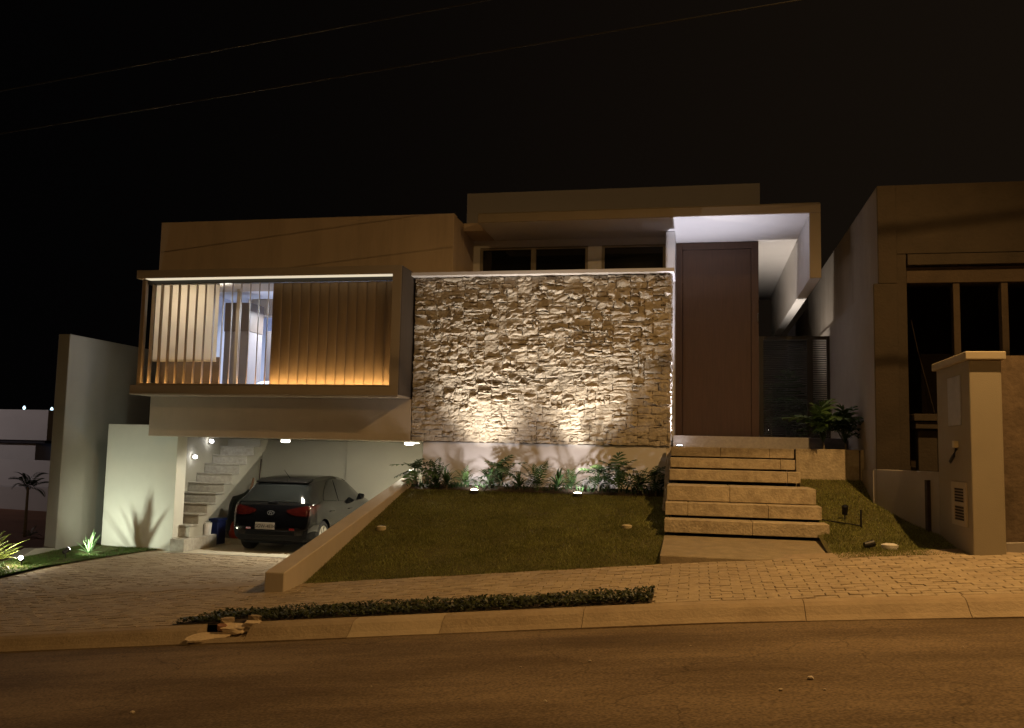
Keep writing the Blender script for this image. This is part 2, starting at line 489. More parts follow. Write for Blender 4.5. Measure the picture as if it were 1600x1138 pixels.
def paver_mesh(b, x0, x1, y0, y1, zf, rng):
    h = rng.uniform(-0.003, 0.004); t = 0.006
    tx, ty = rng.uniform(-0.003, 0.003), rng.uniform(-0.003, 0.003)
    lo = [(x0, y0), (x1, y0), (x1, y1), (x0, y1)]
    hi = [(x0 + t, y0 + t), (x1 - t, y0 + t), (x1 - t, y1 - t), (x0 + t, y1 - t)]
    sg = [(-1, -1), (1, -1), (1, 1), (-1, 1)]
    v = [(p[0], p[1], zf(*p) - 0.02) for p in lo] + [(p[0], p[1], zf(*p) - 0.004 + h) for p in lo] + \
        [(p[0] + rng.uniform(-.003, .003), p[1] + rng.uniform(-.003, .003), zf(*p) + h + s[0] * tx + s[1] * ty) for p, s in zip(hi, sg)]
    f = [(0, 1, 5, 4), (1, 2, 6, 5), (2, 3, 7, 6), (3, 0, 4, 7), (4, 5, 9, 8), (5, 6, 10, 9), (6, 7, 11, 10), (7, 4, 8, 11), (8, 9, 10, 11)]
    b.add(v, f)

rng = random.Random(3)
camv = Vector((0, 0, 1.6))
cands = []
y = 8.91; row = 0
while y < 11.14:
    x = -13 + (0.105 if row % 2 else 0)
    while x < 7.2:
        x0, x1, y0, y1 = x + .004, x + .206, y + .003, min(y + .103, 11.15)
        cx, cy = (x0 + x1) / 2, (y0 + y1) / 2
        inhedge = HX0 + (cy - HY0) * -0.1 < cx < HX1 and HY0 - .03 < cy < HY1
        under = cx > 3.0 and cy > 11.0
        if not inhedge and not under:
            cands.append((x0, x1, y0, y1, walk, walkobj))
        x += 0.21
    y += 0.106; row += 1
y = 11.16; row = 0
while y < 16.3:
    x = -11.2 + (0.105 if row % 2 else 0)
    while x < -5.46:
        cands.append((x + .004, x + .206, y + .003, y + .103, drive, driveobj))
        x += 0.21
    y += 0.106; row += 1
def vis(c):
    p = Vector(((c[0] + c[1]) / 2, (c[2] + c[3]) / 2, c[4](c[0], c[2]))) - camv
    d = p.dot(fwd); u = p.dot(r2) / d
    if abs(u) > 0.57: return 1e9
    return p.length ** 3
cands.sort(key=vis)
seen = {}
fields = {walkobj.name: (MB(), walkobj), driveobj.name: (MB(), driveobj)}
for i, c in enumerate(cands):
    if i < 300:
        b = MB(); paver_mesh(b, c[0], c[1], c[2], c[3], c[4], rng)
        b.build('paver', 'paver', c[5], fix=False)
    else:
        paver_mesh(fields[c[5].name][0], c[0], c[1], c[2], c[3], c[4], rng)
for k, (b, par) in fields.items():
    b.build('paver_field', 'paver', par, kind='stuff', fix=False)

# lawns
LX0, LX1 = -5.0, -0.44
sheet('lawn', 'lawn_soil', lin(LX0 - .1, LX1 + .02, 24), lin(11.15, 15.32, 24), lambda x, y: lawn(x, y) - 0.012)
sheet('side_lawn', 'lawn_soil', lin(1.55, 3.02, 10), lin(11.15, 14.92, 20), lambda x, y: rlawn(x, y) - 0.012)
def stripz(x, y): return drive(max(-11.0, x), max(y, 11.15)) + 0.03 + 0.05 * max(0, -11.3 - x)
def strip_edge(y): return -11.32 + max(0, (y - 14.2)) * 0.33    # right edge of the grass strip
sheet('grass_verge', 'lawn_soil', lin(0, 1, 6), lin(11.2, 16.62, 20), lambda x, y: 0).data.name
gv = bpy.data.objects['grass_verge']
for vtx in gv.data.vertices:
    e = strip_edge(vtx.co.y)
    x_ = -12.15 + (e + 12.15) * vtx.co.x
    vtx.co.x = x_
    vtx.co.z = stripz(x_, vtx.co.y)
sheet('flower_bed', 'soil', lin(-4.98, -0.44, 60), lin(15.28, 16.1, 10), lambda x, y: 0.86 + 0.12 * math.sin(min(1, max(0, (y - 15.28) / 0.5)) * PI / 2) + 0.035 * mnoise.noise(Vector((x * 4, y * 4, 0))))

def grass(name, n, sampler, zf, mat, hmin, hmax, seed):
    rg = random.Random(seed)
    v = []; f = []
    for i in range(n):
        x, y = sampler(rg)
        z = zf(x, y) - 0.014
        cl = 0.75 + 0.5 * mnoise.noise(Vector((x * 1.6, y * 1.6, 3)))
        h = rg.uniform(hmin, hmax) * max(0.35, cl)
        a = rg.uniform(0, 2 * PI); w = 0.004 + 0.003 * rg.random()
        lx, ly = rg.gauss(0, 0.5) * h, rg.gauss(0, 0.5) * h
        k = len(v)
        v += [(x - w * math.cos(a), y - w * math.sin(a), z), (x + w * math.cos(a), y + w * math.sin(a), z), (x + lx, y + ly, z + h)]
        f.append((k, k + 1, k + 2))
    me = bpy.data.meshes.new(name); me.from_pydata(v, [], f)
    o = obj(name, me, None, mat, 'stuff')
    return o
grass('lawn_grass', 95000, lambda g: (g.uniform(LX0 - .02, LX1), 11.12 + abs(g.gauss(0, .02)) if g.random() < .012 else g.uniform(11.15, 15.36)), lawn, 'grass_blade', 0.022, 0.045, 1)
grass('side_lawn_grass', 26000, lambda g: (g.uniform(1.6, 3.0), g.uniform(11.16, 14.9)), rlawn, 'grass_blade', 0.022, 0.05, 2)
def smp(g):
    y = g.uniform(11.5, 16.6); e = strip_edge(y)
    return (g.uniform(-12.1, e + 0.02), y)
grass('verge_grass', 22000, smp, stripz, 'grass_green', 0.03, 0.06, 4)

# ------------------------------------------------------------------ the house
H = thing('modern_house', 'cream flat-roofed modern house with stone wall, slatted balcony, tall brown door and open garage', 'house', (-5, 16, 1.75))

# garage front
bx('lintel', 'cream_paint', H, -10.55, -5.185, 16.05, 16.4, 1.75, 2.519)
bx('garage_ceiling', 'garage_paint', H, -10.237, -4.75, 16.402, 21.7, 1.77, 1.95)
bx('garage_ceiling', 'garage_paint', H, -10.95, -10.241, 16.953, 21.7, 1.77, 1.95)
bx('wall', 'panel_paint', H, -11.83, -10.24, 16.6, 16.95, -0.95, 1.98)
bx('wall', 'garage_paint', H, -11.0, -10.86, 16.952, 21.7, -0.9, 1.768)      # left garage wall
bx('wall', 'garage_paint', H, -10.858, -4.6, 21.5, 21.7, -0.9, 1.768)        # back garage wall
bx('pier', 'garage_paint', H, -8.55, -4.97, 21.40, 21.498, -0.52, 1.768)
bx('wall', 'garage_paint', H, -4.95, -4.75, 16.405, 21.39, -0.9, 1.768)
bx('garage_floor', 'floor_tile', H, -10.858, -4.96, 16.45, 21.49, -0.62, -0.52, bevel=0)
bx('drain_grate', 'dark_metal', H, -10.24, -5.26, 16.30, 16.448, -0.60, -0.524)

# base wall under the stone
bx('base_wall', 'base_paint', H, -4.95, -0.445, 16.09, 16.40, 0.3, 1.748)
# stone feature wall
SW = MB().box(-5.17, -0.47, 16.06, 16.75, 1.752, 4.795).build('stone_wall', 'mortar', H)
bx('coping', 'base_paint', SW, -5.225, -0.40, 15.87, 16.80, 4.797, 4.868)
def rock(b, x0, x1, z0, z1, y0, prot, rg, axis='y'):
    nx, nz = 4, 3
    g = []
    tz, tx = rg.uniform(-.45, .3), rg.uniform(-.2, .2)
    ph = rg.uniform(0, 50)
    for j in range(nz + 1):
        for i in range(nx + 1):
            u, w_ = i / nx, j / nz
            edge = (i in (0, nx)) or (j in (0, nz))
            d = prot * (rg.uniform(0.15, 0.85) if edge else rg.uniform(0.4, 1.3)) * (1 + tz * (2 * w_ - 1) + tx * (2 * u - 1))
            x = x0 + (x1 - x0) * u + (rg.uniform(-.014, .014) if edge else rg.uniform(-.02, .02))
            z = z0 + (z1 - z0) * w_ + (rg.uniform(-.014, .014) if edge else rg.uniform(-.014, .014))
            g.append((x, d, z))
    n1 = nx + 1
    per = [i for i in range(n1)] + [j * n1 + nx for j in range(1, nz + 1)] + [nz * n1 + i for i in range(nx - 1, -1, -1)] + [j * n1 for j in range(nz - 1, 0, -1)]
    v = list(g) + [(g[i][0], -0.03, g[i][2]) for i in per]
    f = [(j * n1 + i, j * n1 + i + 1, (j + 1) * n1 + i + 1, (j + 1) * n1 + i) for j in range(nz) for i in range(nx)]
    k = len(g); m = len(per)
    f += [(per[(q + 1) % m], per[q], k + q, k + (q + 1) % m) for q in range(m)]
    if axis == 'y': v = [(p[0], y0 - p[1], p[2]) for p in v]
    else:           # facing +X : x coordinate runs along y
        v = [(y0 + p[1], p[0], p[2]) for p in v]
    b.add(v, f)
rg = random.Random(21)
stones = []
NXC, NZC = 94, 70
cw, ch = (5.165 - 0.475) / NXC, (4.79 - 1.755) / NZC
used = [[False] * NXC for _ in range(NZC)]
for j in range(NZC):
    for i in range(NXC):
        if used[j][i]: continue
        w_, h = rg.choice([(3, 2), (4, 2), (5, 2), (6, 2), (4, 2), (5, 3), (4, 3), (3, 1), (5, 1), (4, 1), (6, 3), (7, 2)])
        ww = 0
        while ww < w_ and i + ww < NXC and not used[j][i + ww]: ww += 1
        if i + ww < NXC and not used[j][i + ww] and (i + ww + 1 >= NXC or used[j][i + ww + 1]): ww += 1
        hh = 0
        while hh < h and j + hh < NZC and not any(used[j + hh][i:i + ww]): hh += 1
        for q in range(hh):
            for p in range(ww): used[j + q][i + p] = True
        stones.append((-5.165 + i * cw, -5.165 + (i + ww) * cw, 1.755 + j * ch, 1.755 + (j + hh) * ch))
stones.sort(key=lambda s: -(s[1] - s[0]) * (s[3] - s[2]))
fill = MB()
for i, (x0, x1, z0, z1) in enumerate(stones):
    g_ = 0.002
    prot = rg.choice([0.02, 0.03, 0.04, 0.05, 0.055, 0.065, 0.08, 0.10]) * (0.45 + 0.55 * (z0 - 1.75) / 3)
    b = MB() if i < 290 else fill
    rock(b, x0 + g_, x1 - g_, z0 + g_, z1 - g_, 16.06, prot, rg)
    if i < 290: b.build('stone', 'stone_rough', SW)
fill.build('stone_infill', 'stone_rough', SW, kind='stuff')
side = MB()
z = 1.755
while z < 4.78:
    h = min(rg.uniform(0.09, 0.16), 4.79 - z)
    y = 16.03
    while y < 16.72:
        w_ = min(rg.uniform(0.15, 0.35), 16.74 - y)
        rock(side, y + .004, y + w_ - .004, z + .004, z + h - .004, -0.47, rg.uniform(0.02, 0.03), rg, 'x')
        y += w_
    z += h
side.build('stone_return', 'stone_rough', SW, kind='stuff')

# balcony box with vertical slats
BB = MB()
BB.box(-10.54, -5.22, 15.35, 16.9, 2.52, 2.70)                 # floor slab
BB.box(-10.54, -5.22, 15.35, 16.9, 4.745, 4.90)                # top slab
BB.box(-5.388, -5.22, 15.352, 16.9, 2.698, 4.747)              # right cheek
box = BB.build('balcony_box', 'frame_paint', H)
bx('side_panel', 'side_brown', box, -5.219, -5.205, 15.36, 16.9, 2.56, 4.895)  # separate dark brown face makes the box's right side darker than its frame
bx('ledge_trim', 'frame_paint', box, -10.545, -5.215, 15.335, 15.36, 2.535, 2.555)
bx('top_led_strip', 'led_cream', box, -10.36, -5.40, 15.375, 15.53, 4.732, 4.746, 0)
bx('floor_led_strip', 'led_amber', box, -10.30, -5.41, 15.42, 15.44, 2.702, 2.716, 0)
bx('led_lip', 'frame_paint', box, -10.40, -5.39, 15.37, 15.385, 2.70, 2.735)
bx('track', 'dark_metal', box, -10.42, -5.39, 15.54, 15.66, 4.66, 4.744)
bx('corner_post', 'slat_wood', box, -10.50, -10.42, 15.48, 15.58, 2.70, 4.745)
def slat_mesh(wd):
    b = MB()
    n = 6
    top = []
    for i in range(n + 1):
        u = -wd / 2 + wd * i / n
        t = 0.011 * math.sqrt(max(0.05, 1 - (2 * i / n - 1) ** 2))
        top.append((u, t))
    loop = top + [(u, -t) for u, t in reversed(top)]
    b.prism([(u, t, 0) for u, t in loop], (0, 0, 1.93))
    return b.mesh('slat', fix=True)
sm_ = slat_mesh(0.198); sm_.materials.append(MATS['slat_wood'])
inv = abs_inv(box)
rg = random.Random(8)
nopen = 14
for i in range(27):
    xx = -10.30 + i * 0.1845
    o = obj('slat', sm_, box)
    if i < nopen: ang = R(-68 + 2.0 * i * 0.5) + rg.uniform(-.02, .02)
    else: ang = R(-7) + rg.uniform(-.02, .02)
    if i < nopen: ang = R(106 + 0.9 * i)
    o.matrix_local = inv @ Matrix.Translation((xx, 15.575, 2.722)) @ Matrix.Rotation(ang, 4, 'Z')

# room behind the slats
bx('room_floor', 'wardrobe_grey', H, -10.53, -5.2, 16.905, 20.4, 2.60, 2.70)
bx('room_ceiling', 'room_ceiling', H, -10.53, -5.2, 16.45, 20.4, 4.88, 4.98)
bx('wall', 'room_wall', H, -10.53, -4.68, 20.2, 20.4, 2.701, 4.879)
bx('wall', 'room_wall', H, -10.53, -10.40, 16.905, 20.19, 2.701, 4.879)
bx('wall', 'room_wall', H, -5.38, -5.2, 16.905, 20.19, 2.701, 4.879)
bx('ceiling_beam', 'beam_beige', H, -9.9, -5.385, 18.55, 18.85, 4.50, 4.878)
bx('roller_blind', 'blind_cloth', H, -10.37, -9.02, 15.76, 15.765, 3.22, 4.744, 0.002)
bx('blind_bar', 'white_plastic', H, -10.37, -9.02, 15.752, 15.775, 3.185, 3.218)
wf = MB()
wf.box(-10.40, -5.39, 16.62, 16.68, 2.702, 2.76)
for xx in (-10.39, -9.12, -7.7, -6.2): wf.box(xx, xx + 0.07, 16.622, 16.678, 2.761, 4.878)
wf.build('window_frame', 'frame_alu', H)
bx('lower_panel', 'wardrobe_dark', H, -10.37, -9.06, 16.0, 16.02, 2.705, 3.3)
bx('wardrobe', 'wardrobe_grey', H, -9.85, -9.28, 17.5, 18.1, 2.702, 4.00)
bx('cupboard', 'wardrobe_dark', H, -9.86, -9.27, 17.49, 18.1, 4.003, 4.62)
bx('bathroom_door', 'wardrobe_grey', H, -9.26, -8.9, 18.2, 18.24, 2.702, 4.1)
bx('tv_panel', 'tv_panel', H, -9.75, -6.6, 20.12, 20.19, 2.95, 3.52)
bx('led_shelf', 'led_blue', H, -9.75, -6.6, 20.02, 20.11, 3.53, 3.56, 0)
bed = MB()
rgb_ = random.Random(4)
n = 14
bv = []
for j in range(7):
    for i in range(n):
        bv.append((-9.3 + i * 0.22, 17.4 + j * 0.3, 2.95 + (0.10 * mnoise.noise(Vector((i * .9, j * .9, 2))) if 0 < j < 6 and 0 < i < n - 1 else -0.2)))
bed.add(bv, [(j * n + i, j * n + i + 1, (j + 1) * n + i + 1, (j + 1) * n + i) for j in range(6) for i in range(n - 1)])
tag(bed.build('bed', 'bed_cloth', None, smooth=True), 'rumpled blue and white bedding seen between the open slats', 'bed')
lamp('room_light', 'AREA', (0.86, 0.92, 1.0), P_ROOM, (-8.0, 18.0, 4.46), H, target=(-8.0, 18.0, 0), sizexy=(2.0, 0.5))
lamp('blind_light', 'AREA', (1.0, 0.90, 0.76), 30, (-9.75, 16.5, 4.5), H, target=(-9.75, 15.7, 3.9), sizexy=(1.1, 0.3))

# upper left block and recessed balcony
bx('parapet', 'parapet_paint', H, -10.55, -4.47, 16.07, 16.29, 4.902, 6.02)
bx('wall', 'parapet_paint', H, -10.55, -10.33, 16.292, 21.7, 4.982, 6.02)
bx('wall', 'parapet_paint', H, -4.675, -4.47, 16.80, 21.4, 1.80, 6.00)
bx('wall', 'parapet_paint', H, -4.674, -4.472, 16.292, 16.798, 4.87, 6.00)
bx('roof_slab', 'parapet_paint', H, -10.32, -4.68, 16.3, 21.7, 5.3, 5.45)
bx('roof_slab', 'parapet_paint', H, -4.468, -4.042, 16.75, 18.3, 5.845, 6.0)
rec = MB()
rec.box(-4.468, -4.33, 17.6, 17.8, 1.80, 5.843)
rec.box(-4.328, -0.612, 17.6, 17.8, 5.70, 5.843)
rec.box(-2.13, -1.86, 17.6, 17.8, 1.80, 5.698)
rec.build('back_wall', 'white_paint', H)
for (xa, xb, mul) in ((-4.325, -2.135, True), (-1.855, -0.615, False)):
    w_ = bx('window', 'frame_alu', H, xa, xb, 17.62, 17.70, 5.655, 5.698)
    fr = MB()
    fr.box(xa, xa + 0.05, 17.62, 17.70, 2.0, 5.654); fr.box(xb - 0.05, xb, 17.62, 17.70, 2.0, 5.654)
    fr.box(xa + 0.051, xb - 0.051, 17.62, 17.70, 2.0, 2.06)
    if mul: fr.box((xa + xb) / 2 - 0.05, (xa + xb) / 2 + 0.05, 17.615, 17.705, 2.061, 5.654)
    fr.build('frame', 'frame_alu', w_)
    mid = (xa + xb) / 2
    for (p, q) in (((xa + .052, mid - .052), (mid + .052, xb - .052)) if mul else ((xa + .052, xb - .052),)):
        bx('pane', 'window_glass', w_, p, q, 17.655, 17.665, 2.062, 5.653, 0)
bx('balcony_floor', 'granite', H, -4.465, -0.605, 16.755, 17.598, 1.80, 1.98)
bx('wall', 'white_paint', H, -0.60, -0.425, 17.2, 18.35, 1.80, 5.838)
bx('upper_block', 'base_paint', H, -5.0, 1.26, 19.0, 23.6, 6.04, 7.26)

# canopy over the entrance
can = MB().prism([(-4.04, 16.2, 5.85), (2.09, 16.2, 5.85), (2.09, 25.2, 5.85), (1.0, 25.2, 5.85), (1.0, 18.9, 5.85), (-4.04, 18.9, 5.85)], (0, 0, 0.17)).build('canopy', 'soffit_paint', H, bevel=0.006)
bx('fascia', 'frame_paint', can, -4.045, 2.093, 16.175, 16.198, 5.852, 6.018)
bx('fascia', 'frame_paint', can, 1.903, 2.093, 16.176, 16.199, 4.702, 5.85)
bx('canopy_fin', 'soffit_paint', can, 1.905, 2.088, 16.203, 24.6, 4.70, 5.848)
bx('roof_flashing', 'frame_alu', can, -4.04, 2.09, 16.19, 16.26, 6.022, 6.04)

# door
door = bx('front_door', 'wood_door', H, -0.29, 1.03, 18.22, 18.29, 1.965, 5.70, 0.004)
df = MB()
df.box(-0.422, -0.296, 18.20, 18.40, 1.96, 5.84); df.box(1.036, 1.175, 18.20, 18.40, 1.96, 5.84); df.box(-0.295, 1.035, 18.20, 18.40, 5.706, 5.84)
df.build('door_frame', 'wood_door', door, bevel=0.004)
bx('handle', 'chrome', door, -0.345, -0.325, 18.15, 18.19, 3.02, 3.14)
bx('handle', 'chrome', door, 1.15, 1.17, 18.16, 18.19, 4.22, 4.40)
bx('wall', 'cream_paint', H, 1.0, 1.172, 18.42, 25.2, 1.80, 5.845)
bx('entrance_floor', 'granite', H, -0.424, 2.50, 16.3, 25.2, 1.40, 1.945)
tiles = MB()
bx('wall', 'cream_paint', H, -4.4, -0.43, 18.9, 21.4, 1.8, 5.845)

# garage staircase
STR = MB()
z0, y0 = -0.045, 16.83
prof = []
for i in range(10):
    ya = 16.83 + 0.319 * i; za = -0.245 + 0.2003 * i
    prof += [(ya, za), (ya, za + 0.2003)]
prof += [(20.1, 1.76), (19.95, 1.5), (18.28, 0.48), (17.35, -0.05), (17.35, -0.519), (16.83, -0.519)]
STR.prism([(-10.02, a, b) for a, b in prof], (-0.835, 0, 0))
stair = STR.build('staircase', 'garage_paint', H)
for i in range(9):
    ya = 16.83 + 0.319 * i; za = -0.245 + 0.2003 * i
    bx('riser', 'stair_stone', stair, -10.85, -10.0, ya - 0.022, ya - 0.001, za + 0.002, za + 0.17, 0.003)
    bx('tread', 'stair_stone', stair, -10.85, -9.99, ya - 0.035, ya + 0.296, za + 0.201, za + 0.226, 0.003)
bx('plinth', 'stair_stone', stair, -10.23, -9.92, 16.5, 17.75, -0.518, -0.27)
for (yy, zz) in ((18.2, 1.33), (18.86, 1.68)):
    t = thing('stair_wall_light', 'small round bright wall light ' + ('beside the upper stair treads' if yy > 18.5 else 'lower on the wall beside the stair treads'), 'wall light', (-10.85, yy, zz), 'lights on the stair wall')
    MB().lathe([(0.05, 0), (0.05, 0.03), (0.03, 0.04)], 12).build('body', 'white_plastic')
    b_ = bpy.data.objects[-1] if False else None
    for o in [o for o in C.objects if o.name.startswith('body') and o.parent is None]:
        o.parent = t; o.rotation_euler = (0, R(90), 0)
    bulb = MB().lathe([(0.005, -0.04), (0.035, -0.02), (0.038, 0), (0.03, 0.025), (0.005, 0.04)], 12).build('bulb', 'lens_cool')
    bulb.parent = t; bulb.location = (0.07, 0, 0)
    lamp('bulb_light', 'POINT', (1, 0.97, 0.95), 3.2, (-10.77, yy - 0.02, zz), t, rad=0.03)

# garage downlights
for (xx, yy, ln) in ((-8.08, 16.95, 'left'), (-5.49, 16.95, 'right')):
    t = thing('ceiling_downlight', 'lit round downlight in the garage ceiling ' + ('above the car roof' if ln == 'left' else 'close to the stone wall corner'), 'downlight', (xx, yy, 1.765), 'garage downlights')
    b = MB().lathe([(0.11, 0), (0.11, -0.03), (0.09, -0.035)], 18).build('ring', 'white_plastic'); b.parent = t
    b = MB().lathe([(0.085, -0.036), (0.09, -0.075), (0.06, -0.085)], 18).build('diffuser', 'lens_down'); b.parent = t
    lamp('downlight_lamp', 'SPOT', (1.0, 0.91, 0.72), P_GARAGE, (xx, yy, 1.66), t, rad=0.05, target=(xx, yy + 0.4, -1), size=178, blend=0.25)
for (xx, yy, ln) in ((-6.2, 19.6, 'back right'),):
    t = thing('ceiling_downlight', 'round downlight deeper in the garage ceiling beyond the right of the car', 'downlight', (xx, yy, 1.765), 'garage downlights')
    b = MB().lathe([(0.11, 0), (0.11, -0.02), (0.09, -0.025)], 18).build('ring', 'white_plastic'); b.parent = t
    b = MB().lathe([(0.085, -0.022), (0.085, -0.03), (0.06, -0.035)], 18).build('diffuser', 'lens_down'); b.parent = t
    lamp('downlight_lamp', 'SPOT', (1.0, 0.91, 0.72), P_GARAGE * 0.5, (xx, yy, 1.70), t, rad=0.05, target=(xx, yy, -1), size=165, blend=0.6)

# ------------------------------------------------------------------ entrance steps
ST = thing('entrance_steps', 'broad sandstone steps with dark shadow gaps rising to the front door', 'steps', (0.6, 12.6, 0.4))
def tread(x0, x1, y0, y1, top, th, cutsx, nm='step'):
    core = bx(nm, 'step_stone', ST, x0 + 0.03, x1 - 0.03, y0 + 0.03, y1, top - th + 0.01, top - 0.012, 0)
    xs = [x0] + cutsx + [x1]
    for a, b in zip(xs[:-1], xs[1:]):
        bx('stone_tile', 'step_stone', core, a + 0.002, b - 0.002, y0, y1 - 0.002, top - th, top, 0.007)
    return core
# sloping landing slab at the bottom
sl = MB().prism([(-0.44, 11.2, 0.0), (-0.44, 11.2, 0.40), (-0.44, 12.68, 0.52), (-0.44, 12.68, 0.0)], (2.13, 0, 0)).build('landing_slab', 'slab_stone', ST, bevel=0.01)
risers_bx = MB()
tread(-0.44, 1.70, 12.60, 13.05, 0.735, 0.175, [0.72])
tread(-0.44, 1.65, 12.95, 13.40, 0.945, 0.175, [-0.13, 0.95])
tread(-0.43, 1.62, 13.30, 14.30, 1.17, 0.215, [0.45])
tread(-0.42, 1.51, 14.20, 14.65, 1.385, 0.165, [1.32])
tread(-0.42, 1.47, 14.55, 15.00, 1.565, 0.155, [1.25])
tread(-0.42, 1.49, 14.90, 16.298, 1.735, 0.15, [0.36, 1.12])
shade_cores = MB()
shade_cores.box(-0.30, 1.52, 12.90, 13.28, 0.1, 0.57); shade_cores.box(-0.30, 1.5, 13.29, 14.0, 0.1, 0.91)
shade_cores.box(-0.30, 1.33, 14.45, 16.25, 0.1, 1.225); shade_cores.box(-0.30, 1.29, 14.85, 16.25, 1.226, 1.415); shade_cores.box(-0.30, 1.30, 15.1, 16.25, 1.416, 1.58)
shade_cores.build('core', 'dark_soil_and_gap_shade', ST)  # cores coloured dark so the gaps under the steps look deeply shaded
pl = thing('planter_wall', 'low stone-clad planter wall right of the top steps', 'planter', (2, 15, 1.2))
bx('wall', 'mortar', pl, 1.52, 2.48, 14.93, 16.29, 0.9, 1.70, 0)
bx('stone_tile', 'step_stone', pl, 1.515, 2.455, 14.90, 14.929, 1.10, 1.742, 0.005)
bx('stone_tile', 'step_stone', pl, 2.475, 2.53, 14.86, 14.929, 1.10, 1.742, 0.005)
bx('soil', 'soil', pl, 1.52, 2.48, 14.935, 16.29, 1.70, 1.73, 0)
# side stringer left of the top steps
MB().prism([(-0.52, 14.2, 0.75), (-0.52, 16.0, 1.72), (-0.52, 16.0, 1.60), (-0.52, 14.35, 0.70)], (0.07, 0, 0)).build('stringer', 'step_stone', ST)

# uplight at the corner of the stone wall
t = thing('corner_uplight', 'dazzling white uplight on the top step against the stone wall corner', 'uplight', (-0.30, 16.13, 1.737))
b = MB().lathe([(0.06, 0), (0.065, 0.02), (0.055, 0.03)], 16).build('housing', 'black_metal'); b.parent = t
b = MB().lathe([(0.05, 0.029), (0.052, 0.034), (0.02, 0.042)], 16).build('lens', 'lens_cool'); b.parent = t
lamp('uplight_lamp', 'SPOT', COOL, P_DOOR, (-0.30, 16.13, 1.80), t, rad=0.03, target=(-0.25, 16.40, 5.8), size=70, blend=1.0)

# gate
G = thing('side_gate', 'tall black metal gate with fine horizontal louvres beside the front door', 'gate', (1.2, 18.4, 1.95))
gf = MB()
gf.box(1.19, 1.27, 18.37, 18.43, 1.95, 3.97); gf.box(2.09, 2.20, 18.37, 18.43, 1.95, 3.97); gf.box(2.46, 2.515, 18.37, 18.43, 1.95, 3.97)
gf.box(1.272, 2.458, 18.372, 18.428, 3.90, 3.969)
gf.box(1.272, 2.458, 18.372, 18.428, 1.952, 2.02)
gf.build('gate_frame', 'black_metal', G)
gl = MB()
z = 2.03
while z < 3.89:
    for (xa, xb) in ((1.272, 2.088), (2.202, 2.458)):
        gl.add([(xa, 18.385, z), (xb, 18.385, z), (xb, 18.41, z + 0.022), (xa, 18.41, z + 0.022), (xa, 18.388, z - .004), (xb, 18.388, z - .004), (xb, 18.413, z + 0.018), (xa, 18.413, z + 0.018)],
               [(0, 1, 2, 3), (7, 6, 5, 4), (0, 4, 5, 1), (1, 5, 6, 2), (2, 6, 7, 3), (3, 7, 4, 0)])
    z += 0.036
gl.build('louvres', 'black_metal', G, kind='stuff')

# ------------------------------------------------------------------ low walls
lw = thing('driveway_wall', 'low cream wall climbing between the driveway and the front lawn', 'wall', (-5.1, 10.6, -0.1))
MB().prism([(-5.25, 10.6, -0.6), (-5.25, 10.6, 0.045), (-5.25, 16.04, 1.125), (-5.25, 16.04, -0.6)], (0.26, 0, 0)).build('wall', 'cream_paint', lw, bevel=0.01)
tw = thing('boundary_wall', 'tall grey boundary wall standing at the left of the house', 'wall', (-12.2, 15.6, -0.7))
MB().box(-12.35, -12.09, 15.6, 24, -1.6, 3.71).build('wall', 'grey_paint', tw, bevel=0.01)
MB().prism([(-12.345, 15.598, -1.6), (-12.345, 15.598, -0.44), (-12.345, 15.05, -0.40), (-12.345, 14.75, -0.50), (-12.345, 14.42, -0.72), (-12.345, 14.40, -1.6)], (0.25, 0, 0)).build('low_wall', 'grey_paint', tw, bevel=0.01)

# ------------------------------------------------------------------ pillar with meter boxes, retaining wall
MP = thing('meter_pillar', 'beige masonry pillar with a pale cap and meter boxes at the right of the lawn', 'pillar', (3.17, 11.7, 0.5))
MB().box(3.0, 3.335, 11.0, 12.42, -0.3, 2.745).build('shaft', 'pillar_paint', MP, bevel=0.008)
MB().box(2.955, 3.375, 10.95, 12.47, 2.745, 2.835).build('cap', 'pillar_cap', MP, bevel=0.008)
mf = MB().box(2.985, 2.999, 11.33, 11.86, 2.02, 2.60).build('meter_cover', 'plastic_grey', MP, bevel=0.004)
vf = MB()
vf.box(2.98, 2.999, 11.18, 11.27, 0.86, 1.36); vf.box(2.98, 2.999, 11.68, 11.78, 0.86, 1.36)
vf.box(2.98, 2.999, 11.271, 11.679, 0.86, 0.92); vf.box(2.98, 2.999, 11.271, 11.679, 1.29, 1.36); vf.box(2.98, 2.999, 11.271, 11.679, 1.09, 1.13)
vfo = vf.build('vent_frame', 'pillar_cap', MP)
for a, b in ((0.921, 1.089), (1.131, 1.289)):
    k = a
    while k < b - 0.015:
        MB().box(2.992, 2.998, 11.272, 11.678, k, k + 0.02).build('vent_louvre', 'raw_dark', vfo)
        k += 0.034
tap = thing('garden_tap', 'small cream wall fitting with a dark tap on the pillar side', 'tap', (2.99, 11.55, 1.75))
b = MB().box(2.95, 2.999, 11.48, 11.58, 1.76, 1.84).build('body', 'cream_plastic', tap, bevel=0.006)
MB().tube([(2.985, 11.53, 1.75), (2.95, 11.53, 1.66), (2.93, 11.58, 1.60), (2.95, 11.66, 1.58)], [0.018, 0.022, 0.02, 0.012], 8).build('spout', 'black_metal', tap, smooth=True)
RW = thing('retaining_wall', 'low grey retaining wall between the side lawn and the unfinished house', 'wall', (2.7, 13.2, 0.9))
MB().prism([(3.0, 12.421, 0.2), (2.50, 13.96, 0.2), (2.50, 13.96, 1.46), (3.0, 12.421, 1.46)], (0.14, 0.04, 0)).build('wall', 'neighbour_smooth', RW, bevel=0.006)
MB().box(2.49, 2.535, 13.962, 14.86, 0.9, 1.44).build('end_wall', 'neighbour_smooth', RW)
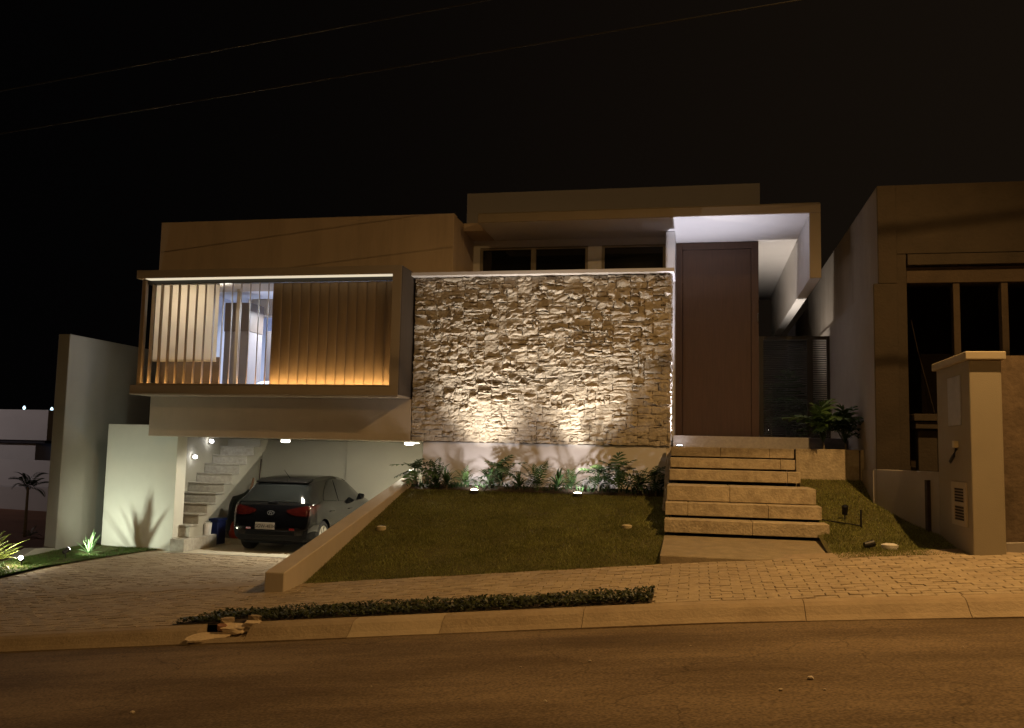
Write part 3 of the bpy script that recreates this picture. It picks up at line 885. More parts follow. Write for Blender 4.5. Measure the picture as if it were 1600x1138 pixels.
kw = MB().prism([(3.37, 11.25, 0.3), (4.6, 10.6, 0.3), (4.6, 10.6, 0.83), (3.37, 11.25, 0.69)], (0.08, 0.16, 0)).build('garden_kerb', 'neighbour_smooth')
tag(kw, 'short grey kerb wall to the right of the pillar base', 'kerb wall')

# ------------------------------------------------------------------ unfinished neighbouring house
N = thing('unfinished_house', 'dark unfinished brown house with bare openings at the right edge', 'house', (4, 14, 1))
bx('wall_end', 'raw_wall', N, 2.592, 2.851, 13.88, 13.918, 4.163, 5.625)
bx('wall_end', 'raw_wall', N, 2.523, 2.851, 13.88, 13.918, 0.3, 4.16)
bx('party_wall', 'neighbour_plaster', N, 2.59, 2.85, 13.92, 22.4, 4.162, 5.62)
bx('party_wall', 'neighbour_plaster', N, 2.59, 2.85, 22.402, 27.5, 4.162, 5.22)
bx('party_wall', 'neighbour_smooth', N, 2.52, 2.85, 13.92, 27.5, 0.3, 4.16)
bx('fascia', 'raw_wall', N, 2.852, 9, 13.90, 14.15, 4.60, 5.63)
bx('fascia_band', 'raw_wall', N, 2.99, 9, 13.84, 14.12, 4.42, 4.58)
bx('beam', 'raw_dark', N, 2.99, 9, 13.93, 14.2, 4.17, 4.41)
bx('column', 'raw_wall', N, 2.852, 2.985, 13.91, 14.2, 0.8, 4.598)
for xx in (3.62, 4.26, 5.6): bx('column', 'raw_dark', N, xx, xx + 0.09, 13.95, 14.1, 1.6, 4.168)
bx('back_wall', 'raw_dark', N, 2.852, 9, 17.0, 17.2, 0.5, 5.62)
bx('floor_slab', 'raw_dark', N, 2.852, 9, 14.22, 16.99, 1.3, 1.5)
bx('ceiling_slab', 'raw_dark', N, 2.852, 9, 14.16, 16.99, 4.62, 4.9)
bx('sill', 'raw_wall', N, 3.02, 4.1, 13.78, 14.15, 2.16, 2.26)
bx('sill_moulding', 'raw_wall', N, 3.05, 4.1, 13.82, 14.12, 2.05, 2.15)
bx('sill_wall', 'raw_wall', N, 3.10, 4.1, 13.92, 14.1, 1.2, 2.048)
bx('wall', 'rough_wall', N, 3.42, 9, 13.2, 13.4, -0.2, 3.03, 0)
bx('yard_soil', 'dark_soil_and_gap_shade', N, 2.852, 9, 11.5, 13.9, 0.2, 0.55, 0)
bx('upper_yard', 'dark_soil_and_gap_shade', N, 2.9, 3.41, 12.6, 14.2, 0.56, 1.35, 0)
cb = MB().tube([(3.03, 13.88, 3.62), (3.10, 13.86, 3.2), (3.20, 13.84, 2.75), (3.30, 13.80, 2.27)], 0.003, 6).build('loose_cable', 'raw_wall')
tag(cb, 'thin pale cable hanging in the dark opening of the unfinished house', 'cable')

# ------------------------------------------------------------------ luminaires in the garden
def ground_spot(name, label, loc, group, lens, disc=True):
    t = thing(name, label, 'garden light', loc, group)
    b = MB().lathe([(0.075, -0.06), (0.08, 0.018), (0.068, 0.026)], 18).build('housing', 'dark_metal'); b.parent = t
    b = MB().lathe([(0.062, 0.024), (0.066, 0.034), (0.03, 0.042)], 18).build('lens', lens); b.parent = t
    return t
for xx, lab in ((-3.74, 'lit round lawn uplight at the bed edge, left one of two'), (-1.96, 'lit round lawn uplight at the bed edge, right one of two')):
    zz = 0.905
    t = ground_spot('lawn_uplight', lab, (xx, 15.22, zz), 'uplights at the edge of the lawn', 'lens_warm')
    lamp('uplight_lamp', 'SPOT', WARM, P_WALL, (xx, 15.22, zz + 0.07), t, rad=0.035, target=(xx, 15.78, zz + 2.0), size=74, blend=1.0)
    lamp('uplight_spill', 'SPOT', (1.0, 0.90, 0.86), P_SPILL, (xx, 15.20, zz + 0.10), t, rad=0.03, target=(xx, 15.6, zz + 0.55), size=150, blend=0.5)
for (xx, yy, lab) in ((-5.02 + 0.33, 13.25, 'unlit pale disc light in the lawn near the driveway wall'), (-0.98, 13.15, 'unlit pale disc light in the lawn near the steps')):
    t = tag(MB().lathe([(0.07, -0.03), (0.075, 0.02), (0.05, 0.032)], 16).build('lawn_disc_light', 'stone_disc'), lab, 'garden light', 'unlit disc lights in the lawns')
    t.location = (xx, yy, lawn(xx, yy) + 0.01)
t = tag(MB().lathe([(0.095, -0.03), (0.10, 0.03), (0.06, 0.045)], 18).build('lawn_disc_light', 'white_plastic'), 'unlit white disc light in the small lawn right of the steps', 'garden light', 'unlit disc lights in the lawns')
t.location = (2.27, 11.75, rlawn(2.27, 11.75) + 0.01)

# spike spotlights
def spike(name, label, loc, rz, tilt, lit, group='spike spotlights'):
    t = thing(name, label, 'spotlight', loc, group, rz)
    b = MB().tube([(0, 0, -0.08), (0, 0, 0.10)], [0.006, 0.012], 8).build('spike', 'black_metal'); b.parent = t
    b = MB().tube([(-0.06 * math.cos(tilt), 0, 0.12 - 0.06 * math.sin(tilt)), (0.06 * math.cos(tilt), 0, 0.12 + 0.06 * math.sin(tilt))], [0.035, 0.045], 12).build('head', 'black_metal'); b.parent = t
    b = MB().tube([(0.061 * math.cos(tilt), 0, 0.12 + 0.061 * math.sin(tilt)), (0.068 * math.cos(tilt), 0, 0.12 + 0.068 * math.sin(tilt))], 0.038, 12).build('lens', 'lens_cool' if lit else 'window_glass'); b.parent = t
    return t
zv = stripz(-11.55, 14.05)
sA = spike('spike_spotlight', 'lit spike spotlight dazzling in the grass beside the yucca', (-11.62, 14.15, zv), R(-70), R(20), True)
lamp('spot_lamp', 'SPOT', (1.0, 0.90, 0.66), P_YUCCA, (-11.62, 14.10, zv + 0.16), sA, rad=0.04, target=(-11.9, 13.6, zv + 0.55), size=120, blend=0.9)
lamp('spot_spill', 'POINT', (1.0, 0.88, 0.70), P_YUCCA * 0.35, (-11.60, 14.02, zv + 0.2), sA, rad=0.04)
zb = stripz(-11.3, 15.45)
sB = spike('spike_spotlight', 'lit spike spotlight hidden at the foot of the pale agave', (-11.45, 15.06, zb), R(75), R(30), True)
lamp('spot_lamp', 'SPOT', (0.93, 1.0, 0.78), P_PANEL, (-11.43, 15.14, zb + 0.15), sB, rad=0.02, target=(-10.98, 16.6, zb + 1.0), size=130, blend=1.0)
spike('spike_spotlight', 'unlit black spike spotlight standing in the side lawn by the planter', (1.99, 13.25, rlawn(1.99, 13.25)), R(-90), R(70), False)
spike('spike_spotlight', 'unlit black spike spotlight lying low near the white lawn disc', (2.03, 11.72, rlawn(2.03, 11.72) - 0.06), R(20), R(12), False)
gp = thing('garden_hose_post', 'thin dark post in the side lawn with a dark hose running to the steps', 'post', (2.13, 12.85, 0.9))
MB().tube([(2.14, 12.9, rlawn(2.14, 12.9) - .05), (2.14, 12.9, rlawn(2.14, 12.9) + 0.22)], 0.014, 8).build('post', 'black_metal', gp)
MB().tube([(2.14 - 0.55 * i / 8, 12.9 + 0.35 * i / 8, rlawn(2.14 - 0.55 * i / 8, 12.9 + 0.35 * i / 8) + 0.014) for i in range(9)], 0.010, 6).build('hose', 'black_metal', gp, smooth=True)

sC = spike('spike_spotlight', 'small lit garden spot glowing among the plants behind the gate', (1.36, 18.7, 1.95), R(60), R(40), True)
lamp('spot_lamp', 'SPOT', (1.0, 0.88, 0.74), 300, (1.38, 18.72, 2.14), sC, rad=0.03, target=(1.55, 19.6, 5.8), size=100, blend=1.0)

# ------------------------------------------------------------------ plants
def frond_mesh(L, pairs, lw, droop, name, mat):
    """pinnate frond along +X, arching"""
    b = MB()
    def pt(t): return Vector((L * t * (1 - 0.25 * droop * t), 0, L * (0.9 * t - droop * t * t)))
    for i in range(6):
        a, c = pt(i / 6), pt((i + 1) / 6)
        w_ = 0.006 * (1 - i / 7)
        b.add([a + Vector((0, -w_, 0)), a + Vector((0, w_, 0)), c + Vector((0, w_ * .8, 0)), c + Vector((0, -w_ * .8, 0))], [(0, 1, 2, 3)])
    for i in range(pairs):
        t = 0.12 + 0.86 * i / (pairs - 1)
        p = pt(t); d = (pt(min(1, t + .05)) - pt(t - .05)).normalized()
        ll = lw * (math.sin(PI * (0.15 + 0.8 * t)) ** 0.8) * (1 - 0.25 * t)
        for s in (-1, 1):
            e = p + d * ll * 0.55 + Vector((0, s * ll, -ll * 0.25))
            wv = d * (0.13 * lw + 0.006)
            m = (p + e) / 2 + Vector((0, 0, 0.02 * ll))
            b.add([p, m - wv * .7, e, m + wv * .7], [(0, 1, 2, 3)])
    me = b.mesh(name, fix=False); me.materials.append(MATS[mat]); return me
def blade_mesh(L, w, droop, name, mat, fold=0.25):
    """strap or sword leaf along +X"""
    b = MB(); n = 6; v = []
    for i in range(n + 1):
        t = i / n
        ww = w * (0.55 + 1.3 * t * (1 - t) * 1.4) * (1 - t ** 3) if i < n else 0.0015
        p = Vector((L * t * (1 - 0.2 * droop * t), 0, L * (0.85 * t - droop * t * t)))
        v += [p + Vector((0, -ww, fold * ww)), p, p + Vector((0, ww, fold * ww))]
    f = []
    for i in range(n):
        k = i * 3
        f += [(k, k + 1, k + 4, k + 3), (k + 1, k + 2, k + 5, k + 4)]
    b.add(v, f)
    me = b.mesh(name, smooth=True, fix=False); me.materials.append(MATS[mat]); return me
def lobed_mesh(L, name, mat, seed):
    """philodendron leaf on a petiole: deep lobes"""
    rg = random.Random(seed); b = MB()
    P = L * 0.9
    def stem(t): return Vector((P * 0.75 * t, 0, P * (1.05 * t - 0.35 * t * t)))
    for i in range(4):
        a, c = stem(i / 4), stem((i + 1) / 4)
        b.add([a + Vector((0, -.006, 0)), a + Vector((0, .006, 0)), c + Vector((0, .005, 0)), c + Vector((0, -.005, 0))], [(0, 1, 2, 3)])
    o = stem(1)
    d = Vector((0.85, 0, -0.35)).normalized(); nrm = Vector((0.35, 0, 0.85))
    m = 5
    for s in (-1, 1):
        for i in range(m):
            t = i / (m - 1)
            base = o + d * L * (0.75 * t)
            ang = R(112 - 78 * t)
            ln = L * (0.34 + 0.16 * math.sin(PI * t))
            e = base + (d * math.cos(ang) + Vector((0, s * math.sin(ang), -0.15))) * ln
            w_ = L * 0.085
            b.add([base - d * w_, (base + e) / 2 - d * w_ * 1.1 + nrm * .015, e, (base + e) / 2 + d * w_ * 1.1 + nrm * .015, base + d * w_], [(0, 1, 2, 3, 4)])
    b.add([o + d * L * .7, o + d * L * .85 + Vector((0, -L * .06, 0)), o + d * L * 1.1, o + d * L * .85 + Vector((0, L * .06, 0))], [(0, 1, 2, 3)])
    me = b.mesh(name, fix=False); me.materials.append(MATS[mat]); return me

FERN = [frond_mesh(L, p, w, d, 'frond', m) for L, p, w, d, m in ((0.42, 11, .085, .55, 'leaf_mid'), (0.5, 12, .09, .7, 'leaf_dark'), (0.36, 10, .08, .4, 'leaf_mid'))]
BROM = [blade_mesh(L, w, d, 'leaf', m) for L, w, d, m in ((0.36, .022, .5, 'leaf_mid'), (0.42, .026, .65, 'leaf_dark'), (0.30, .02, .3, 'leaf_mid'))]
LOBE = [lobed_mesh(L, 'leaf', m, s) for L, m, s in ((0.24, 'leaf_dark', 1), (0.28, 'leaf_mid', 2), (0.20, 'leaf_dark', 3))]
AGAV = [blade_mesh(L, w, d, 'leaf', 'leaf_agave', 0.35) for L, w, d in ((0.26, .022, .15), (0.30, .024, .25), (0.23, .02, .05))]
YUCC = [frond_mesh(L, 16, .11, d, 'frond', 'leaf_yucca') for L, d in ((0.62, .35), (0.72, .6), (0.55, .2))]
PALM = [frond_mesh(L, 14, .16, d, 'frond', 'leaf_dark') for L, d in ((0.62, .75), (0.7, .95), (0.56, .6))]

def rosette(name, label, cat, loc, leaves, n, seed, group=None, scale=1.0, tmin=-30, tmax=35, part='leaf', stem=None, rlo=.8, rhi=1.2):
    rg = random.Random(seed)
    t = thing(name, label, cat, loc, group)
    if stem:
        b = MB().tube([(0, 0, -0.06), (0.01, 0, stem * .5), (0, 0.01, stem)], [stem_r(stem) * 1.3, stem_r(stem), stem_r(stem) * .8], 8).build('trunk' if stem > .3 else 'stem', 'trunk'); b.parent = t
    for i in range(n):
        o = obj(part, leaves[rg.randrange(len(leaves))], t)
        a = 2 * PI * (i * 0.382 + rg.uniform(-.04, .04))
        tilt = R(tmin + (tmax - tmin) * (1 - i / n) ** 0.9 + rg.uniform(-8, 8))
        s = scale * rg.uniform(rlo, rhi)
        o.matrix_local = Matrix.Translation((0, 0, stem or 0)) @ Matrix.Rotation(a, 4, 'Z') @ Matrix.Rotation(tilt, 4, 'Y') @ Matrix.Rotation(rg.uniform(-.3, .3), 4, 'X') @ Matrix.Scale(s, 4)
    return t
def stem_r(s): return 0.012 + 0.02 * s

GP = 'plants along the bed under the stone wall'
bed_plants = [   # kind, x, y, scale, label
    ('philodendron', -4.92, 15.62, 0.9, 'dark split-leaf plant leaning over the low driveway wall'),
    ('fern', -4.55, 15.60, 0.95, 'dark fern at the left end of the bed beside the driveway wall'),
    ('bromeliad', -4.30, 15.45, 0.8, 'dark strap-leaved clump second from the left end of the bed'),
    ('fern', -4.02, 15.66, 0.9, 'arching fern left of the left lawn uplight'),
    ('bromeliad', -3.58, 15.74, 1.1, 'lush green strap-leaved clump right behind the left lawn uplight'),
    ('philodendron', -3.38, 15.72, 1.0, 'dark split-leaf plant just right of the left lawn uplight'),
    ('bromeliad', -3.02, 15.55, 0.7, 'small strap-leaved clump between the two lawn uplights'),
    ('fern', -2.72, 15.62, 1.0, 'bright green fern standing midway along the bed'),
    ('bromeliad', -2.36, 15.66, 0.75, 'sparse small clump left of the right lawn uplight'),
    ('fern', -2.14, 15.74, 1.0, 'bright green bushy fern behind the right lawn uplight'),
    ('philodendron', -1.66, 15.62, 1.1, 'tall split-leaf plant right of the right lawn uplight'),
    ('philodendron', -1.32, 15.68, 1.0, 'dark leafy plant second from the steps in the bed'),
    ('fern', -0.98, 15.55, 0.85, 'low dark fern near the steps at the bed end'),
    ('philodendron', -0.68, 15.45, 0.85, 'dark split-leaf plant squeezed against the steps'),
]
for i, (k, x, y, s, lab) in enumerate(bed_plants):
    lv, n, tl, th, pn = {'fern': (FERN, 15, -62, 22, 'frond'), 'bromeliad': (BROM, 26, -65, 25, 'leaf'), 'philodendron': (LOBE, 16, -60, 22, 'leaf')}[k]
    sc_ = 0.85 if min(abs(x + 3.74), abs(x + 1.96)) < 0.36 else 1.12
    n = int(n * 1.3)
    rosette({'fern': 'fern', 'bromeliad': 'strap_leaf_plant', 'philodendron': 'split_leaf_plant'}[k], lab, 'plant', (x, y, 0.95), lv, n, 100 + i, GP, s * sc_, tl, th, pn, stem=0.05 if k != 'philodendron' else 0.12)
rg = random.Random(77)
# low filler leaves in the bed
fb = MB()
for i in range(520):
    x = rg.uniform(-4.95, -0.5); y = rg.uniform(15.32, 15.75)
    if x < -4.1 or x > -1.2 or rg.random() < 0.45:
        a = rg.uniform(0, 2 * PI); L = rg.uniform(.04, .10); h = rg.uniform(.03, .16)
        p = Vector((x, y, 0.93)); e = p + Vector((math.cos(a) * L, math.sin(a) * L, h)); w_ = Vector((-math.sin(a), math.cos(a), 0)) * rg.uniform(.008, .02)
        m_ = (p + e) / 2 + Vector((0, 0, .02))
        fb.add([p, m_ - w_, e, m_ + w_], [(0, 1, 2, 3)])
fb.build('bed_undergrowth', 'leaf_dark', None, kind='stuff', fix=False)

rosette('split_leaf_plant', 'leafy dark green plant with big leaves left in the top planter', 'plant', (1.96, 15.15, 1.74), LOBE, 26, 301, 'plants in the top planter', 1.4, -78, 0, stem=0.12)
rosette('split_leaf_plant', 'darker leafy plant at the wall end of the top planter', 'plant', (2.30, 15.2, 1.74), LOBE, 22, 302, 'plants in the top planter', 1.3, -78, 0, stem=0.1)
for i, (x, y, s) in enumerate(((1.55, 20.2, 2.0), (1.95, 20.9, 2.6), (2.25, 19.7, 1.7))):
    rosette('split_leaf_plant', ('leafy plant behind the gate louvres nearest the door', 'tall leafy plant behind the middle of the gate', 'leafy plant behind the gate next to the neighbour wall')[i], 'plant', (x, y, 1.95), LOBE, 16, 310 + i, 'plants behind the gate', s, -70, 20, stem=0.25)
rosette('agave', 'small pale green agave lit brightly in the grass by the panel', 'agave', (-11.30, 15.52, stripz(-11.3, 15.52)), AGAV, 16, 401, None, 1.15, -75, 20, stem=0.03)
rosette('yucca', 'bright yellow-green feathery plant at the left edge lit from below', 'plant', (-11.95, 13.72, stripz(-11.95, 13.7)), YUCC, 46, 402, None, 0.92, -70, 25, 'frond', stem=0.06)
rosette('agave', 'tiny green plant beside the feathery plant at the left', 'agave', (-11.68, 13.75, stripz(-11.68, 13.75)), AGAV, 9, 403, None, 0.35, -50, 20, stem=0.02)
rosette('palm_tree', 'slender young palm on the dark vacant lot at the left', 'palm', (-18.05, 22, lotz(-18, 22)), PALM, 13, 404, None, 1.05, -50, 30, 'frond', stem=1.35)
rosette('shrub', 'low dark shrub at the foot of the young palm', 'shrub', (-17.7, 21.8, lotz(-18, 22)), FERN, 12, 405, None, 0.8, -35, 30, 'frond', stem=0.05)

# ground cover strip in the pavement
rg = random.Random(9)
hv, hf = [], []
for i in range(10500):
    x = rg.uniform(HX0 - 0.02, HX1 + 0.02); y = rg.uniform(HY0 - 0.02, HY1)
    if x < HX0 + 0.32 and (y - HY0) > (x - HX0) / 0.32 * (HY1 - HY0) + .03: continue
    if -4.78 < x < -4.52 and y < HY0 + 0.12: continue
    tall = 0.052 + 0.042 * mnoise.noise(Vector((x * 2.5, y * 5, 0))) + 0.02 * (x + 5.4) / 5
    h = rg.random() ** 0.6 * tall
    z = walk(x, y) + h
    a = rg.uniform(0, 2 * PI); L = rg.uniform(.014, .042); tl = rg.uniform(-.3, 1.0)
    d = Vector((math.cos(a), math.sin(a), tl)) * L
    w_ = Vector((-math.sin(a), math.cos(a), rg.uniform(-.5, .5))) * L * 0.42
    p = Vector((x, y, z)); k = len(hv)
    hv += [p - d * .5, p + w_, p + d * .6, p - w_]
    hf.append((k, k + 1, k + 2, k + 3))
me = bpy.data.meshes.new('ground_cover'); me.from_pydata([tuple(p) for p in hv], [], hf)
obj('ground_cover', me, None, 'leaf_hedge', 'stuff')
sheet('planting_strip', 'soil', lin(HX0 - .05, HX1 + .02, 30), lin(HY0 - .035, HY1 + .01, 4), lambda x, y: walk(x, y) + 0.004 if not (x < HX0 + .3 and (y - HY0) > (x - HX0) / .3 * .45 + .05) else walk(x, y) - 0.02)

# broken kerb rubble
rg = random.Random(31)
def chunk(name, mat, label, loc, size, rz, tilt=(0, 0)):
    bm = bmesh.new(); bmesh.ops.create_cube(bm, size=1)
    bmesh.ops.subdivide_edges(bm, edges=bm.edges, cuts=2, use_grid_fill=True)
    q_ = Vector((rg.uniform(0, 90), 0, 0))
    for v_ in bm.verts:
        p = v_.co.copy()
        k = 1 - 0.25 * abs(p.y) * abs(p.x) * 4
        p = Vector((p.x * k, p.y * k, p.z)) + Vector((mnoise.noise(p * 1.7 + q_), mnoise.noise(p * 1.7 + q_ * 2), 0.6 * mnoise.noise(p * 2.2 + q_ * 3))) * 0.22
        v_.co = Vector((p.x * size[0], p.y * size[1], p.z * size[2]))
    me = bpy.data.meshes.new(name); bm.to_mesh(me); bm.free()
    o = obj(name, me, None, mat)
    o.location = loc; o.rotation_euler = (tilt[0], tilt[1], rz)
    tag(o, label, 'rubble', 'broken pieces of kerb')
def kz(x, y): return st(x) + 0.03 + max(0, min(1, (y - 8.62) / .1)) * 0.06
chunk('concrete_chunk', 'broken_concrete', 'large pale broken slab tipped from the kerb into the gutter', (-4.86, 8.66, st(-4.86) + 0.05), (0.44, 0.15, 0.04), R(20), (R(20), R(-4)))
chunk('concrete_chunk', 'broken_concrete', 'pale broken slab lying over the gap in the kerb', (-4.66, 8.78, st(-4.66) + 0.11), (0.30, 0.13, 0.06), R(8), (R(16), 0))
chunk('concrete_chunk', 'broken_concrete', 'smaller pale slab piece at the right of the broken kerb', (-4.47, 8.83, st(-4.47) + 0.14), (0.18, 0.10, 0.05), R(12), (R(10), 0))
chunk('concrete_chunk', 'kerb', 'grey chunk on top of the broken kerb against the ground cover', (-4.80, 8.90, st(-4.8) + 0.17), (0.14, 0.09, 0.07), R(40))
chunk('concrete_chunk', 'kerb', 'grey chunk right of the gap against the ground cover', (-4.50, 8.93, st(-4.5) + 0.18), (0.16, 0.08, 0.06), R(-15))
chunk('brick_piece', 'brick_red', 'reddish brick piece lying on the pale broken slab', (-4.77, 8.74, st(-4.77) + 0.135), (0.10, 0.07, 0.05), R(35), (R(15), 0))
PEB = ['largest pale pebble on the road at the lower right', 'pale scrap on the dark road at the lower left', 'pale scrap on the road below the end of the ground cover', 'small pebble just below left of the largest road pebble', 'small pebble just below right of the largest road pebble', 'small pebble near the bottom edge at the middle of the road', 'tiny pebble on the road close to the kerb below the steps', 'tiny pebble midway along the road left of centre', 'tiny pebble near the bottom edge left of centre', 'tiny pebble on the road near the broken kerb', 'tiny pebble at the far right of the road', 'tiny pebble on the road between the two left scraps']
for i, (x, y, s) in enumerate(((0.72, 6.28, .035), (-3.82, 5.82, .03), (-0.79, 7.0, .022), (0.51, 5.99, .02), (0.77, 5.99, .016), (-0.94, 5.86, .02), (-0.05, 7.49, .014), (-1.3, 6.9, .016), (-2.6, 5.2, .012), (-3.2, 7.4, .012), (1.9, 7.3, .015), (-2.3, 6.4, .013))):
    bm = bmesh.new(); bmesh.ops.create_icosphere(bm, subdivisions=1, radius=s)
    for v in bm.verts: v.co = v.co * rg.uniform(.5, .85); v.co.z *= .6
    me = bpy.data.meshes.new('pebble'); bm.to_mesh(me); bm.free()
    o = obj('pebble', me, None, 'pebble'); o.location = (x, y, roadz(x, y) + s * .3)
    tag(o, PEB[i], 'pebble', 'pebbles scattered on the road')

# ------------------------------------------------------------------ far left background
FH = thing('white_house', 'white flat-roofed house far off at the left edge', 'house', (-31, 36, -0.8))
bx('upper_storey', 'far_white', FH, -42, -27.15, 34.0, 44, 1.63, 2.93)
bx('shadow_band', 'far_dark', FH, -42, -27.3, 34.1, 44, 1.50, 1.628)
bx('lower_storey', 'far_white', FH, -42, -27.9, 34.3, 44, 0.5, 1.498)
bx('carport', 'far_dark', FH, -27.88, -26, 36, 44, 0.4, 1.4)
bx('lit_window', 'far_window', FH, -27.9 + .05, -27.3, 35.9, 35.98, 1.05, 1.35, 0)
FW = tag(MB().box(-42, -22, 32.5, 32.7, -1.2, 0.82).build('garden_wall', 'far_white', None, bevel=.01), 'long pale garden wall in front of the far white house', 'wall')
FP = tag(MB().box(-42, -22, 29.5, 30.0, -1.2, -0.10).build('low_wall', 'far_white', None, bevel=.01), 'low pale wall edging the far pavement at the left', 'wall')
lamp('far_street_light', 'POINT', (1.0, 0.86, 0.86), 900, (-33, 24, 6.5), None, rad=0.2)
FS = [o for o in C.objects if o.name == 'far_street_light'][0]
for i, (x, z) in enumerate(((-66.55, 4.9), (-63.37, 4.8))):
    t = thing('distant_street_lamp', 'tiny bluish street lamp far away ' + ('above the white house roof' if i == 0 else 'just left of the tall grey wall'), 'street lamp', (x, 80, st(-66) - 1.6), 'distant street lamps')
    MB().tube([(x, 80, st(-66) - 1.6), (x, 80, z + .2)], 0.08, 6).build('pole', 'dark_metal', t)
    MB().lathe([(0.05, -0.2), (0.15, 0), (0.05, 0.2)], 10, (x, 79.8, z)).build('lamp_head', 'far_lamp', t)

# ------------------------------------------------------------------ things under the garage stairs
def blob(name, mat, label, cat, loc, size, seed, flat=0.55):
    bm = bmesh.new(); bmesh.ops.create_icosphere(bm, subdivisions=3, radius=1)
    for v in bm.verts:
        k = 1 + 0.28 * mnoise.noise(v.co * 1.7 + Vector((seed, 0, 0))) + 0.10 * mnoise.noise(v.co * 5 + Vector((seed, 3, 0)))
        v.co *= k
        v.co.z = max(v.co.z, -flat)
        v.co = Vector((v.co.x * size[0], v.co.y * size[1], (v.co.z + flat) * size[2]))
    me = bpy.data.meshes.new(name); bm.to_mesh(me); bm.free()
    for p in me.polygons: p.use_smooth = True
    o = obj(name, me, None, mat); o.location = loc
    return tag(o, label, cat)
shelf = tag(MB().box(-9.98, -8.6, 18.2, 20.8, -0.519, -0.40).build('low_shelf', 'stair_stone', None, bevel=.005), 'low grey platform under the garage stairs', 'platform')
cr_ = thing('storage_crate', 'blue plastic crate stored under the garage stairs', 'crate', (-9.86, 18.4, -0.5))
MB().box(-10.22, -10.02, 17.96, 18.3, -0.519, -0.02).build('body', 'blue_plastic', cr_, bevel=.02)
MB().box(-10.24, -10.0, 17.94, 18.32, -0.02, 0.03).build('rim', 'blue_plastic', cr_, bevel=.01)
blob('plastic_bag', 'red_plastic', 'orange-red plastic bag lying under the garage stairs', 'bag', (-9.80, 18.45, -0.40), (0.22, 0.2, 0.25), 3)
blob('rubbish_bag', 'black_bag', 'big black rubbish bag under the garage stairs left of the car', 'bag', (-9.95, 19.1, -0.40), (0.45, 0.4, 0.62), 7)
blob('rubbish_bag', 'black_bag', 'smaller black bag heaped above the red bag under the stairs', 'bag', (-9.72, 18.85, -0.02), (0.30, 0.3, 0.30), 12)
bk = thing('paint_bucket', 'small white bucket standing at the foot of the stairs', 'bucket', (-10.02, 17.6, -0.27))
MB().lathe([(0.08, 0.001), (0.10, 0.24), (0.085, 0.24), (0.07, 0.03)], 14, (-10.08, 17.62, -0.27)).build('body', 'white_plastic', bk)
MB().lathe([(0.02, 0.1), (0.083, 0.18), (0.02, 0.21)], 14, (-10.08, 17.62, -0.27)).build('contents', 'black_bag', bk)
cbx = thing('cardboard_box', 'open brown cardboard box leaning beyond the car by the stairs', 'box', (-10.2, 20.2, -0.42))
MB().prism([(-10.62, 20.2, -0.1), (-9.5, 20.2, -0.1), (-9.55, 20.2, 0.72), (-10.5, 20.2, 0.55)], (0, 0.35, 0)).build('body', 'cardboard', cbx)
MB().prism([(-10.50, 20.19, 0.55), (-10.42, 20.19, 0.84), (-10.38, 20.19, 0.84), (-10.43, 20.19, 0.55)], (0, 0.02, 0)).build('flap', 'cardboard', cbx)
br = thing('broom', 'dark broom handle leaning on the garage back wall', 'broom', (-10.5, 20.8, -0.52))
MB().tube([(-10.62, 20.75, -0.42), (-10.56, 20.85, 1.28)], 0.018, 8).build('handle', 'broom_wood', br)
MB().box(-10.8, -10.4, 20.70, 20.77, -0.52, -0.40).build('head', 'broom_wood', br, bevel=.01)

# ------------------------------------------------------------------ the car
CAR = thing('hatchback_car', 'glossy black hatchback parked nose-in inside the open garage', 'car', (-8.33, 16.95, -0.52))
CAR.scale = (1.03, 1.03, 1.03)
def ip(tab, y):
    for (a, b) in zip(tab[:-1], tab[1:]):
        if y <= b[0]:
            t = (y - a[0]) / (b[0] - a[0]); t = max(0, min(1, t))
            return a[1] + (b[1] - a[1]) * t
    return tab[-1][1]
ROOF = [(0, .58), (.012, .66), (.03, .78), (.06, .905), (.10, .965), (.16, 1.03), (.26, 1.14), (.37, 1.25), (.46, 1.335), (.52, 1.385), (.60, 1.408), (.80, 1.44), (1.2, 1.47), (1.6, 1.475), (2.0, 1.445), (2.3, 1.385), (2.6, 1.26), (2.9, 1.10), (3.05, 1.02), (3.3, .965), (3.6, .88), (3.76, .79), (3.85, .66), (3.89, .52)]
WID = [(0, .69), (.012, .74), (.03, .775), (.06, .80), (.12, .822), (.3, .838), (.9, .842), (2.8, .842), (3.3, .825), (3.6, .77), (3.76, .70), (3.85, .62), (3.89, .52)]
BOT = [(0, .34), (.012, .29), (.03, .25), (.08, .22), (.4, .20), (3.4, .19), (3.7, .22), (3.85, .28), (3.89, .34)]
BELT = [(0, .93), (.10, .95), (.6, .975), (1.5, .925), (2.6, .90), (3.0, .90), (3.9, .80)]
RW_ = [(0, .62), (.10, .66), (.30, .62), (.5, .565), (.8, .58), (1.6, .60), (2.2, .59), (2.6, .60), (3.0, .66), (3.9, .5)]
stations = [0, .012, .03, .06, .10, .16, .21, .26, .32, .37, .42, .46, .52, .60, .70, .80, 1.0, 1.2, 1.4, 1.6, 1.8, 2.0, 2.15, 2.3, 2.45, 2.6, 2.75, 2.9, 3.05, 3.18, 3.3, 3.45, 3.6, 3.7, 3.76, 3.81, 3.85, 3.89]
